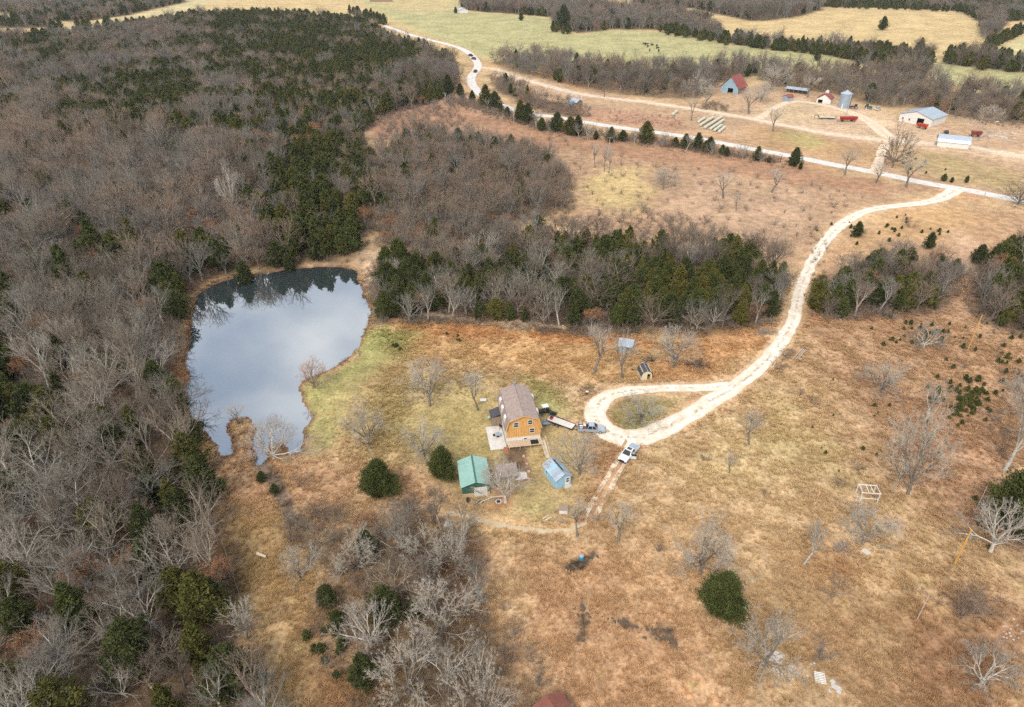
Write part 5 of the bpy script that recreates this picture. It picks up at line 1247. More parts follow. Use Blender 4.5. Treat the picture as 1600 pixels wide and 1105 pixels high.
for yy in (-.5, .5):
    r_ = MB().bar((0, yy, 1.65), (ln_, yy, .95), .09)
    for t in (0.03, .33, .66, .97): r_.bar((ln_ * t, yy, -.1), (ln_ * t, yy, 1.65 - .7 * t), .08)
    r_.build('handrail', M_PALEWOOD, rail)

# --- green garage
gx0, gy0 = -6.65, 93.9
gar = empty('green_garage', (gx0, gy0, hz(gx0, gy0)), radians(9), 'small garage with teal metal roof, green front and white roller door', 'garage'); hard(gar, -2.8, 2.8, -.4, 7.6)
GW, GD = 2.6, 7.0
MB().box(-GW, GW, 0, GD, -.2, .85).build('wainscot', M_TANWALL, gar)
MB().prism([(-GW + .01, .85), (GW - .01, .85), (GW - .01, 2.7), (0, 3.65), (-GW + .01, 2.7)], .01, GD - .01).build('wall', M_GREENWALL, gar)
gr = MB(); gr.sheet((-GW - .25, -.35, 2.68), (0, -.35, 3.72), (0, GD + .3, 3.72), (-GW - .25, GD + .3, 2.68), .06); gr.sheet((0, -.35, 3.72), (GW + .25, -.35, 2.68), (GW + .25, GD + .3, 2.68), (0, GD + .3, 3.72), .06)
groof = gr.build('roof', M_GREENROOF, gar)
rb = MB()
for k in range(1, 16):
    yy = -.35 + k * .48
    rb.bar((-GW - .25, yy, 2.76), (-.02, yy, 3.80), .04, .03); rb.bar((.02, yy, 3.80), (GW + .25, yy, 2.76), .04, .03)
rb.build('rib', M_GREENROOF, groof); MB().bar((0, -.36, 3.81), (0, GD + .31, 3.81), .3, .05).build('ridge_cap', M_GREENWALL, groof)
gd = MB().box(-.35, 2.1, -.05, .03, 0, 2.15).build('garage_door', M_WHITE, gar)
pn = MB()
for k in range(1, 4): pn.box(-.33, 2.08, -.065, -.05, k * .54 - .015, k * .54 + .015)
pn.build('panel_seam', M_CONC, gd)

# --- pale blue shed
bx, by = 9.75, 96.55
bsh = empty('blue_shed', (bx, by, hz(bx, by)), radians(27), 'pale blue board shed with patched tin roof and white door', 'shed'); hard(bsh, -1.8, 1.8, -.3, 5.4)
MB().prism([(-1.6, -.2), (1.6, -.2), (1.6, 2.2), (0, 3.1), (-1.6, 2.2)], 0, 4.9).build('wall', M_BLUEWALL, bsh)
for sgn in (-1, 1):
    for k in range(6):
        y0 = -.25 + k * .9; q = [(sgn * 1.85, y0, 2.12), (0, y0, 3.18), (0, y0 + .9, 3.18), (sgn * 1.85, y0 + .9, 2.12)]
        if sgn > 0: q = [q[1], q[0], q[3], q[2]]
        MB().sheet(*q, .035 + .012 * (k % 3)).build('roof_panel', (M_TINROOF, M_GREYROOF, M_TINROOF, M_BLUEWALL, M_TINROOF, M_GREYROOF)[k], bsh)
MB().sheet((.25, 1.2, 3.12), (.55, 1.2, 2.95), (.55, 4.6, 2.95), (.25, 4.6, 3.12), .045).build('roof_gap', M_DARK, bsh)
dr = MB().box(.35, 1.3, -.06, .02, .05, 2.1).build('door', M_WHITE, bsh)
for zz in (.95, 1.5): MB().box(.55, 1.1, -.075, -.055, zz, zz + .38).build('pane', M_GLASS, dr)
window(bsh, -1.62, 1.0, .7, .7, y=3.6, facing='-x')
MB().box(-.1, 1.5, -.8, -.1, -.1, .22).build('step', M_STONE, bsh)

# --- root cellar, slab, garden border
cel = empty('root_cellar', at_px(794, 750), radians(9), 'low brown shingled cellar roof beside the pale forked tree', 'cellar'); hard(cel, -2.1, 2.1, -.2, 3.3)
MB().box(-1.8, 1.8, 0, 3.0, -.2, .9).build('wall', M_WOOD, cel); MB().sheet((-2, -.2, .95), (2, -.2, .95), (2, 3.2, 1.3), (-2, 3.2, 1.3), .08).build('roof', M_SHING, cel)
slab = empty('concrete_slab', at_px(815, 750), radians(8), 'small white concrete slab right of the brown cellar roof', 'slab'); hard(slab, -1.3, 1.3, 0, 2)
MB().box(-1.2, 1.2, 0, 2.0, -.2, .12).build('slab', M_CONC, slab)
bd = empty('garden_border', at_px(824, 716), 0, 'edging of loose reddish stones around the bare garden bed', 'border')
o_ = Vector(bd.location)
for k, (u, v) in enumerate([(818,713),(820,717),(821,721),(823,725),(824,729),(825,733),(826,737),(827,741),(828,745),(826,748),(822,750)]):
    x, y, z = at_px(u, v); me_ = MB(); r0 = R.uniform(.2, .34)
    me_.hexa([(-r0,-r0*.7,-.1),(r0,-r0*.8,-.1),(r0*.9,r0*.8,-.1),(-r0*.9,r0*.7,-.1),(-r0*.7,-r0*.5,.2),(r0*.75,-r0*.6,.24),(r0*.6,r0*.6,.2),(-r0*.6,r0*.5,.17)])
    s_ = me_.build('stone', (M_BRICK, M_STONE)[k % 3 == 0], bd); s_.location = Vector((x, y, z)) - o_

# --- small yard things
ck = empty('stone_well', at_px(880, 803), radians(-5), 'small grey stone box with white front on the lawn', 'well'); MB().box(-.75, .75, 0, 1.3, -.1, .9).build('wall', M_STONE, ck); MB().box(-.75, .75, -.06, 0, 0, .75).build('front', M_WHITE, ck); MB().sheet((-.85, -.12, .92), (.85, -.12, .92), (.85, 1.4, 1.0), (-.85, 1.4, 1.0), .07).build('lid', M_WOOD, ck); hard(ck, -.8, .8, 0, 1.4)
hut = empty('calf_hut', at_px(1010, 594), radians(6), 'small rounded hut with black roof and cream front beside the driveway', 'hut'); hard(hut, -1.5, 1.5, 0, 3.6)
prof = [(-1.25, -.1), (-1.25, 1.3), (-.95, 2.0), (-.4, 2.4), (.4, 2.4), (.95, 2.0), (1.25, 1.3), (1.25, -.1)]
w_ = MB(); t_ = .08
for (xa, za), (xb, zb) in zip(prof[:-1], prof[1:]): w_.bar(((xa + xb) / 2, .05, (za + zb) / 2), ((xa + xb) / 2, 3.2, (za + zb) / 2), math.dist((xa, za), (xb, zb)) + .02 if abs(xb - xa) > abs(zb - za) else .08, .08 if abs(xb - xa) > abs(zb - za) else math.dist((xa, za), (xb, zb)))
w_.build('wall', M_CREAM, hut)
MB().prism([(-1.25, -.1), (-1.25, 1.3), (-.95, 2.0), (-.4, 2.4), (.4, 2.4), (.95, 2.0), (1.25, 1.3), (1.25, -.1), (.85, -.1), (.85, 1.55), (.1, 1.7), (.1, -.1)], -.02, .08).build('front', M_CREAM, hut)
MB().box(-1.2, 1.2, 3.1, 3.2, -.1, 2.0).build('back_wall', M_DARK, hut)
r_ = MB(); pf = [(-1.42, 1.15), (-1.05, 2.06), (-.42, 2.5), (0, 2.58), (.42, 2.5), (1.05, 2.06), (1.42, 1.15)]
for (xa, za), (xb, zb) in zip(pf[:-1], pf[1:]): r_.sheet((xa, -.2, za), (xb, -.2, zb), (xb, 3.4, zb), (xa, 3.4, za), .06)
hr = r_.build('roof', M_TARP, hut); MB().bar((0, -.21, 2.66), (0, 3.41, 2.66), .12, .05).build('ridge_cap', M_GREYROOF, hr)
tin = empty('tin_shed', at_px(976, 552), radians(-14), 'shed with crooked pale sheet metal roof at the edge of the woods', 'shed')
tw_ = MB()
for sx in (-1.5, 1.5):
    for sy in (0, 2.4): tw_.box(sx - .08, sx + .08, sy - .08, sy + .08, -.2, 1.9 if sy == 0 else 2.5)
tw_.build('post', M_WOOD, tin); MB().box(-1.5, 1.5, 2.3, 2.4, 0, 2.4).build('back_wall', M_GREYROOF, tin); MB().box(-1.5, .2, 0, .06, 0, 1.7).build('front_wall', M_GREYROOF, tin)
for k in range(4): MB().sheet((-1.8 + k * .92, -.3, 1.95 + .03 * (k % 2)), (-.86 + k * .92, -.3, 1.97), (-.86 + k * .92, 2.7, 2.65), (-1.8 + k * .92, 2.7, 2.66 + .05 * (k % 3)), .03).build('roof_panel', (M_TINROOF, M_GREYROOF)[k % 2], tin)
hard(tin, -1.6, 1.6, 0, 2.5)
bot = empty('brown_shed', at_px(880, 1150), radians(28), 'red brown metal roof peeking in at the bottom edge', 'shed'); MB().prism([(-2, -.2), (2, -.2), (2, 2.2), (0, 3.0), (-2, 2.2)], 0, 4).build('wall', M_WOOD, bot)
b_ = MB(); b_.sheet((-2.3, -.3, 2.15), (0, -.3, 3.1), (0, 4.3, 3.1), (-2.3, 4.3, 2.15), .06); b_.sheet((0, -.3, 3.1), (2.3, -.3, 2.15), (2.3, 4.3, 2.15), (0, 4.3, 3.1), .06); b_.build('roof', M_BROWNROOF, bot)

# ------------------------------------------------------------------ farm across the road
def hollow_barn(name, loc, rz, Wd, Dp, ev, rd, wall, roof_m, label, door=None, over=.5, frontm=None, cat='barn', ribs=0, floor=None):
    """gabled barn with a real doorway in its front; door = x0, x1, height"""
    b = empty(name, loc, rz, label, cat); hard(b, -Wd / 2 - 1, Wd / 2 + 1, -1, Dp + 1)
    h = Wd / 2; t = .2
    MB().box(-h, -h + t, t, Dp - t, -.5, ev).build('side_wall', wall, b); MB().box(h - t, h, t, Dp - t, -.5, ev).build('side_wall', wall, b)
    MB().prism([(-h, -.5), (h, -.5), (h, ev), (0, rd), (-h, ev)], Dp - t, Dp).build('back_wall', wall, b)
    if door:
        x0, x1, dh = door
        def top(x): return ev + (rd - ev) * (1 - abs(x) / h)
        f = MB(); f.prism([(-h, -.5), (x0, -.5), (x0, top(x0)), *([(0, rd)] if x0 > 0 else []), (-h, ev)], 0, t); f.prism([(x1, -.5), (h, -.5), (h, ev), *([(0, rd)] if x1 < 0 else []), (x1, top(x1))], 0, t)
        f.prism([(x0, dh), (x1, dh), (x1, top(x1)), *([(0, rd)] if x0 < 0 < x1 else []), (x0, top(x0))], 0, t); f.build('front_wall', frontm or wall, b)
    else: MB().prism([(-h, -.5), (h, -.5), (h, ev), (0, rd), (-h, ev)], 0, t).build('front_wall', frontm or wall, b)
    s = (rd - ev) / h; e = ev - s * over + .06
    for sgn in (-1, 1):
        q = [(sgn * (h + over), -over, e), (0, -over, rd + .06), (0, Dp + over, rd + .06), (sgn * (h + over), Dp + over, e)]
        if sgn > 0: q = [q[1], q[0], q[3], q[2]]
        sl = MB().sheet(*q, .1).build('roof', roof_m, b)
        if ribs:
            rb = MB()
            for k in range(1, ribs):
                y = -over + (Dp + 2 * over) * k / ribs; rb.bar((sgn * (h + over), y, e + .12), (sgn * .02, y, rd + .18), .08, .06)
            rb.build('rib', roof_m, sl)
    return b
bl = hollow_barn('machine_barn', (*P(1428, 194), hz(*P(1428, 194))), radians(-52), 17, 17, 4.0, 6.6, M_WHITE, M_GREYROOF, 'large white machine barn with grey metal roof and dark doorway', (1.0, 4.6, 3.4), .5, cat='barn', ribs=14)
for xx in (-6.5, -3.0): window(bl, xx, 1.4, .9, 1.0, y=0)
hollow_barn('red_roof_barn', (*P(1139, 146), hz(*P(1139, 146))), radians(-40), 11.5, 12, 4.2, 10.2, M_WOOD, M_REDROOF, 'old barn with rusty red roof and faded blue gable', (-1.2, 2.4, 3.2), .8, frontm=M_BLUEBARN, ribs=10)
ab = empty('hay_barn', (*P(1487, 228), hz(*P(1487, 228))), radians(-26), 'low white hay barn with rounded pale roof below the machine barn', 'barn'); hard(ab, -7.5, 7.5, -5, 5)
MB().box(-6.6, 6.6, -3.8, -3.65, -.4, 2.6).build('front_wall', M_WHITE, ab); MB().box(-6.6, 6.6, 3.65, 3.8, -.4, 2.6).build('back_wall', M_WHITE, ab)
pr = [(-4.1, 2.3), (-3.3, 3.6), (-2, 4.5), (0, 4.95), (2, 4.5), (3.3, 3.6), (4.1, 2.3)]; r_ = MB()
for (ya, za), (yb, zb) in zip(pr[:-1], pr[1:]): r_.sheet((-7, yb, zb), (-7, ya, za), (7, ya, za), (7, yb, zb), .08)
ar = r_.build('roof', M_TINROOF, ab); q_ = MB()
for k in range(1, 12):
    for (ya, za), (yb, zb) in zip(pr[:-1], pr[1:]): q_.bar((-7 + k * 14 / 12, ya, za + .1), (-7 + k * 14 / 12, yb, zb + .1), .07, .06)
q_.build('rib', M_TINROOF, ar)
hb = MB()
for k in range(5): hb.box(5.4, 6.5, -3.3 + k * 1.35, -2.1 + k * 1.35, 0, 2.2)
hb.build('hay_stack', M_LITHAY, ab)
bn = empty('grain_bin', at_px(1318, 168), 0, 'round galvanised grain bin with cone roof', 'silo'); hard(bn, -4, 4, -4, 4)
pts = []; rr = []
for k in range(25): pts.append((0, 0, -.3 + k * .34)); rr.append(3.2 + (.05 if k % 2 else -.02))
MB().tube(pts, rr, 28).build('wall', M_GALV, bn); MB().tube([(0, 0, 7.8), (0, 0, 9.4), (0, 0, 9.7)], [3.4, .5, .45], 28).build('roof', M_TINROOF, bn)
ld = MB(); ld.bar((2.0, -2.75, 0), (2.0, -2.75, 7.8), .06); ld.bar((2.45, -2.4, 0), (2.45, -2.4, 7.8), .06)
for k in range(16): ld.bar((2.0, -2.75, .4 + k * .47), (2.45, -2.4, .4 + k * .47), .04)
ld.build('ladder', M_BLACK, bn); MB().tube([(-2.2, -2.6, 0), (-2.2, -2.6, 2.6)], .35, 10).build('chute', M_WHITE, bn)
old = hollow_barn('old_milk_house', (*P(1286, 162), hz(*P(1286, 162))), radians(-32), 8, 9, 2.6, 5.2, M_WHITE, M_REDROOF, 'old white milk house with peeling red roof left of the grain bin', (-3.2, -.6, 2.1), .4, cat='shed', ribs=8)
MB().prism([(-.9, 4.4), (.9, 4.4), (.9, 6.0), (0, 6.7), (-.9, 6.0)], 5.5, 7.5).build('cupola', M_WHITE, old)
ls = empty('open_shed', at_px(1243, 146), radians(-38), 'long low open shed with grey tin roof left of the milk house', 'shed')
p_ = MB()
for k in range(6):
    for yy in (0, 3.6): p_.box(-7 + k * 2.8 - .1, -7 + k * 2.8 + .1, yy - .1, yy + .1, -.3, 2.2 if yy == 0 else 2.9)
p_.build('post', M_WOOD, ls); MB().box(-7, 7, 3.55, 3.65, 0, 2.8).build('back_wall', M_WOOD, ls)
for k in range(7): MB().sheet((-7.4 + k * 2.12, -.6, 2.2 + .05 * (k % 2)), (-5.3 + k * 2.12, -.6, 2.22), (-5.3 + k * 2.12, 4.1, 3.0), (-7.4 + k * 2.12, 4.1, 2.98 + .06 * (k % 3)), .05).build('roof_panel', (M_GREYROOF, M_TINROOF)[k % 2], ls)
hollow_barn('small_grey_shed', (*P(1226, 158), hz(*P(1226, 158))), radians(-60), 4.2, 5, 2.4, 3.6, M_GREYROOF, M_REDROOF, 'small grey shed with rust-edged roof behind the bare lane tree', None, .3, cat='shed')
hollow_barn('ruined_shed', (*P(905, 164), hz(*P(905, 164))), radians(40), 5, 6, 1.6, 3.0, M_WOOD, M_TINROOF, 'collapsed grey shed with pale roof sheets between road and lane', None, .4, cat='shed')
hollow_barn('tumbled_shed', (*P(886, 166), hz(*P(886, 166))), radians(-25), 4, 7, 1.0, 2.2, M_WOOD, M_GREYROOF, 'low tumbled shed left of the collapsed one', None, .4, cat='shed')
hollow_barn('field_shed', (*P(725, 21), hz(*P(725, 21))), radians(15), 10, 14, 3.5, 5.5, M_WHITE, M_TINROOF, 'white roofed shed at the edge of the far green field', None, .4, cat='shed')
hollow_barn('field_house', (*P(812, 32), hz(*P(812, 32))) if False else (*P(595, 3), hz(*P(595, 3))), radians(5), 30, 12, 3, 5, M_WOOD, M_GREYROOF, 'long grey building on the crest of the far field', None, .4, cat='shed')

# hay bales in rows
def cyl_x(L_, r, n=12, mtl=None):
    return MB().tube([(-L_ / 2, 0, r), (-L_ / 2 + .12, 0, r), (0, 0, r), (L_ / 2 - .12, 0, r), (L_ / 2, 0, r)], [r * .82, r * .98, r, r * .98, r * .82], n)
bale_me = mesh_np('bale', *(lambda m: (m.v, m.f))(cyl_x(1.62, .8, 14)), [M_BALE]); bale_me.polygons.foreach_set('use_smooth', [True] * len(bale_me.polygons))
BROWS = [((1091,193),(1101,186.5),'first short'),((1094,198),(1114,185.5),'second'),((1101,202),(1128,184.5),'longest middle'),((1110,204),(1130,190),'fourth'),((1116,206.5),(1127,198),'fifth'),((1123,208.5),(1132,201),'last short')]
for (a, b, nm) in BROWS:
    A_, B_ = Vector(P(*a)), Vector(P(*b)); n = max(3, int((B_ - A_).length / 1.68)); ang = math.atan2((B_ - A_).y, (B_ - A_).x)
    for k in range(n):
        p = A_ + (B_ - A_) * (k + .5) / n; o = link('hay_bale', bale_me, None, (p.x + R.uniform(-.1, .1), p.y, hz(p.x, p.y)), ang + R.uniform(-.06, .06)); tag(o, 'pale wrapped round bale in the %s row of the bale stack' % nm, 'hay bale', 'round bales laid in rows above the road')
for (u, v, lab) in ((1052,181,'pale round bale lying left of the bale rows, lower one'), (1056,177,'pale round bale lying left of the bale rows, upper one')):
    x, y, z = at_px(u, v); o = link('hay_bale', bale_me, None, (x, y, z), 1.0); o.scale = (1.5, 1.2, 1.2); tag(o, lab, 'hay bale', 'round bales laid in rows above the road')
# ------------------------------------------------------------------ vehicles
def paint(name, r, g, b): return mat(name, tuple(rgb(r, g, b)), .28, .1, spec=.5)
P_WHITE = paint('white_car_paint', 252,252,252); P_SILVER = paint('silver_car_paint', 186,198,212); P_DARK = paint('dark_car_paint', 60,62,70)
M_LAMP = mat('lamp_glass', (.6,.62,.62), .1, spec=.6)
def wheel(parent, x, y, r, w):
    t = MB().tube([(x, y - w / 2, r), (x, y - w / 2 + .04, r), (x, y + w / 2 - .04, r), (x, y + w / 2, r)], [r * .88, r, r, r * .88], 16).build('wheel', M_TYRE, parent)
    s = 1 if y > 0 else -1
    MB().tube([(x, y + s * (w / 2 - .02), r), (x, y + s * (w / 2 + .015), r)], [r * .6, r * .55], 12).build('rim', M_RIM, t); return t
def taper(mb, x0, x1, y, z0, z1, ins):  # cab-like frustum
    f, b_, s = ins; mb.hexa([(x0, -y, z0), (x1, -y, z0), (x1, y, z0), (x0, y, z0), (x0 + b_, -y + s, z1), (x1 - f, -y + s, z1), (x1 - f, y - s, z1), (x0 + b_, y - s, z1)])
def pickup(name, loc, rz, body, label, cover=None, rack=False, sunroof=False, open_door=False):
    t = empty(name, loc, rz, label, 'pickup truck'); hard(t, -2.9, 2.9, -1.05, 1.05)
    for xx in (-1.75, 1.78):
        for yy in (-.83, .83): wheel(t, xx, yy, .39, .26)
    h = MB(); h.prism([(-2.85, .55), (-2.85, 1.08), (-.95, 1.10), (1.0, 1.10), (2.45, 1.02), (2.80, .88), (2.85, .5), (2.3, .42), (-2.4, .42)], -.86, .86)
    h.prism([(-2.85, .7), (-2.85, 1.18), (-.95, 1.18), (-.95, .7)], .84, .96); h.prism([(-2.85, .7), (-2.85, 1.18), (-.95, 1.18), (-.95, .7)], -.96, -.84)
    for s in (-1, 1): h.prism([(-.95, .5), (-.95, 1.16), (1.05, 1.14), (2.35, 1.0), (2.75, .85), (2.75, .55)], *sorted((s * .84, s * .95)))
    h.box(-2.92, -2.80, -.94, .94, .55, 1.18); h.build('body', body, t)
    MB().box(-2.78, -.98, -.83, .83, 1.09, 1.12).build('bed', M_BLACK, t)
    if cover: MB().box(-2.8, -.97, -.9, .9, 1.19, 1.24).build('bed_cover', cover, t)
    c = MB(); taper(c, -.98, 1.25, .90, 1.12, 1.80, (.75, .28, .17)); cab = c.build('cab', M_GLASS, t)
    r = MB(); r.box(-.68, .52, -.73, .73, 1.79, 1.86)
    for s in (-1, 1):
        for (a, b2) in (((1.22, .89), (.50, .73)), ((-.95, .89), (-.70, .73)), ((.12, .905), (.05, .74))): r.bar((a[0], s * a[1], 1.12), (b2[0], s * b2[1], 1.82), .11, .07)
    r.build('cab_frame', body, t)
    if sunroof: MB().box(-.5, .25, -.48, .48, 1.862, 1.875).build('sunroof', M_GLASS, t)
    for s in (-1, 1): MB().box(2.68, 2.83, s * .72 - .16, s * .72 + .16, .72, .9).build('headlight', M_LAMP, t); MB().box(.95, 1.1, s * 1.0 - .1, s * 1.0 + .1, 1.15, 1.33).build('mirror', body, t)
    MB().box(2.8, 2.95, -.9, .9, .42, .62).build('bumper', M_BLACK, t); MB().box(2.78, 2.87, -.5, .5, .64, .86).build('grille', M_BLACK, t)
    if rack:
        k = MB()
        for xx in (-2.7, -1.9, -1.1):
            for yy in (-.88, .88): k.bar((xx, yy, 1.15), (xx, yy, 1.85), .06)
            k.bar((xx, -.9, 1.85), (xx, .9, 1.85), .06)
        for yy in (-.88, .88): k.bar((-2.75, yy, 1.85), (-1.0, yy, 1.85), .06)
        k.build('ladder_rack', M_BLACK, t); g = MB(); g.box(-2.6, -1.9, -.6, .1, 1.12, 1.5); g.box(-1.8, -1.2, -.1, .7, 1.12, 1.42); g.build('cargo', M_WHITE, t); MB().box(-1.8, -1.15, -.75, -.2, 1.12, 1.4).build('cargo', M_REDROOF, t)
    if open_door:
        d = MB(); a = radians(62); hx_, hy_ = 1.0, .97; ex, ey = hx_ - cos(a) * 1.1, hy_ + sin(a) * 1.1
        d.bar((hx_, hy_, .82), (ex, ey, .82), .08, .72); dd = d.build('open_door', body, t); MB().bar((hx_ - .1, hy_ + .12, 1.42), (ex, ey, 1.42), .05, .44).build('door_window', M_GLASS, dd)
    return t
x, y, z = at_px(924, 674); pickup('pickup_truck', (x, y, z + .05), radians(-2), P_SILVER, 'silver grey pickup with loaded bed at the gravel loop', rack=True)
x, y, z = at_px(982, 713); a0 = Vector(P(996, 698)); a1 = Vector(P(971, 725)); d_ = a1 - a0
pickup('pickup_truck', (x, y, z + .08), math.atan2(d_.y, d_.x), P_WHITE, 'white crew-cab pickup with open door at the head of the dirt track', cover=M_GREYROOF, sunroof=True, open_door=True)
ta, tb = Vector(P(857, 657)), Vector(P(896, 671)); td = tb - ta; tl = td.length
trl = empty('flatbed_trailer', (*((ta + tb) / 2), hz(*((ta + tb) / 2))), math.atan2(td.y, td.x), 'black flatbed trailer with bleached deck hitched behind the silver pickup', 'trailer'); hard(trl, -3, 3, -1.2, 1.2)
hl = tl / 2; f_ = MB()
for s in (-1, 1): f_.box(-hl, hl, s * 1.0 - .05, s * 1.0 + .05, .62, .82)
for k in range(6): f_.box(-hl + k * tl / 5 - .04, -hl + k * tl / 5 + .04, -.95, .95, .58, .70)
f_.bar((hl, .9, .62), (hl + 1.3, 0, .55), .09); f_.bar((hl, -.9, .62), (hl + 1.3, 0, .55), .09); f_.build('frame', M_BLACK, trl)
for k in range(8): MB().box(-hl + .02, hl - .02, -.94 + k * .236, -.94 + k * .236 + .215, .71, .75).build('deck_plank', M_CONC, trl)
for xx in (-.9, .0):
    for yy in (-1.16, 1.16): wheel(trl, xx - .3, yy, .34, .22)
for s in (-1, 1): MB().box(-1.7, .2, s * 1.16 - .14, s * 1.16 + .14, .7, .75).build('fender', M_BLACK, trl)
gen = empty('red_generator', (trl.location.x + (-td.x / tl) * (hl - .7), trl.location.y + (-td.y / tl) * (hl - .7), trl.location.z + .76), trl.rotation_euler[2], 'red engine on the rear end of the flatbed trailer', 'generator'); MB().box(-.3, .3, -.4, .4, 0, .45).build('tank', M_RED, gen); MB().box(-.2, .2, -.25, .25, .45, .68).build('engine', M_BLACK, gen)
atv = empty('utility_buggy', at_px(851, 645), radians(20), 'small utility buggy with white canopy beside the house', 'buggy')
for xx in (-.8, .8):
    for yy in (-.58, .58): wheel(atv, xx, yy, .3, .22)
b_ = MB(); b_.prism([(-1.25, .35), (-1.25, .8), (-.3, .8), (-.2, .55), (.5, .55), (.6, .85), (1.2, .75), (1.25, .4)], -.5, .5); b_.build('body', M_BLACK, atv); MB().box(-.35, .15, -.5, .5, .56, .95).build('seat', M_TARP, atv)
p_ = MB()
for xx in (-.45, .65):
    for yy in (-.5, .5): p_.bar((xx, yy, .7), (xx * .85, yy, 1.85), .05)
p_.build('roll_cage', M_BLACK, atv); MB().box(-.65, .75, -.62, .62, 1.84, 1.9).build('canopy', M_WHITE, atv)
mow = empty('riding_mower', at_px(863, 648), radians(-30), 'black riding mower between the buggy and the trailer', 'mower')
for xx, r_ in ((-.5, .34), (.55, .24)):
    for yy in (-.45, .45): wheel(mow, xx, yy, r_, .2)
b_ = MB(); taper(b_, .1, .95, .3, .35, .85, (.12, .05, .05)); b_.box(-.7, .1, -.35, .35, .35, .6); b_.build('body', M_BLACK, mow); s_ = MB(); s_.box(-.55, -.1, -.25, .25, .6, .72); s_.box(-.62, -.5, -.25, .25, .7, 1.1); s_.build('seat', M_TARP, mow); MB().box(-.35, .5, -.6, .6, .12, .28).build('mower_deck', M_TARP, mow); MB().bar((.12, 0, .8), (-.05, 0, 1.05), .05).build('steering_column', M_BLACK, mow)
cart = empty('garden_cart', at_px(853, 664), radians(15), 'grey garden cart standing against the right wall of the house', 'cart')
b_ = MB(); b_.box(-.8, .8, -.5, .5, .4, .45); b_.box(-.8, .8, -.5, -.45, .45, .75); b_.box(-.8, .8, .45, .5, .45, .75); b_.box(-.8, -.75, -.45, .45, .45, .75); b_.build('tub', M_GREYROOF, cart); wheel(cart, -.3, -.58, .25, .12); wheel(cart, -.3, .58, .25, .12); MB().bar((.8, 0, .45), (1.7, 0, .6), .05).build('handle', M_BLACK, cart)
# patio furniture
lg = empty('lounge_chair', (*P(768, 655), HZ + .07), radians(8), 'pale green lounge chair on the far end of the patio', 'chair')
MB().box(-.9, .5, -.32, .32, .3, .38).build('seat', M('pale_green', 206,226,180), lg); MB().sheet((-.9, -.32, .38), (-.9, .32, .38), (-1.4, .32, .8), (-1.4, -.32, .8), .06).build('backrest', M('pale_green', 206,226,180), lg)
for xx in (-.8, .4):
    for yy in (-.28, .28): MB().box(xx - .03, xx + .03, yy - .03, yy + .03, 0, .3).build('leg', M_WHITE, lg)
gl = empty('charcoal_grill', (*P(782, 671), HZ + .07), 0, 'black kettle grill on the patio by the house wall', 'grill'); MB().tube([(0, 0, .55), (0, 0, .68), (0, 0, .85), (0, 0, 1.0), (0, 0, 1.08)], [.12, .32, .36, .26, .06], 14).build('bowl', M_BLACK, gl)
for k in range(3): MB().bar((cos(k * 2.1) * .1, sin(k * 2.1) * .1, .6), (cos(k * 2.1) * .38, sin(k * 2.1) * .38, 0), .04).build('leg', M_BLACK, gl)
pt = empty('patio_table', (*P(778, 683), HZ + .07), 0, 'small grey table on the near end of the patio', 'table'); MB().tube([(0, 0, .68), (0, 0, .73)], .62, 18).build('table_top', M_GREYROOF, pt); MB().tube([(0, 0, 0), (0, 0, .68)], .05, 8).build('post', M_BLACK, pt); MB().tube([(0, 0, 0), (0, 0, .05)], .3, 10).build('base', M_BLACK, pt)
pl = empty('black_planter', (*P(772, 682), HZ + .07), 0, 'black planter tub on the patio', 'planter'); MB().tube([(0, 0, 0), (0, 0, .38)], [.2, .27], 12).build('tub', M_BLACK, pl); MB().tube([(0, 0, .33), (0, 0, .35)], .25, 12).build('soil', mat('soil', (.05,.035,.025)), pl)
bb = empty('white_board', at_px(755, 626), radians(4), 'white board lying by the slim tree beside the house', 'board'); MB().box(-.7, .7, -.5, .5, .15, .22).build('panel', M_WHITE, bb); MB().box(-.6, .6, -.06, .06, -.05, .15).build('support', M_WOOD, bb)
brl = empty('burn_barrel', at_px(731, 796 - 12), 0, 'rusty dark barrel at the left front corner of the garage', 'barrel'); MB().tube([(0, 0, 0), (0, 0, .3), (0, 0, .6), (0, 0, .88)], [.28, .295, .295, .28], 14).build('drum', mat('rusty_drum', (.05,.03,.022), .9, noise=.4, nscale=5), brl); MB().tube([(0, 0, .86), (0, 0, .885)], [.3, .3], 14).build('rim', M_BLACK, brl)
brl = empty('blue_barrel', at_px(908, 875), 0, 'blue plastic barrel alone in the brown meadow', 'barrel'); MB().tube([(0, 0, 0), (0, 0, .1), (0, 0, .45), (0, 0, .85), (0, 0, .95)], [.36, .42, .46, .42, .34], 16).build('drum', M_BARREL, brl); MB().tube([(0, 0, .93), (0, 0, .99)], [.36, .36], 16).build('lid', M_GREYROOF, brl)

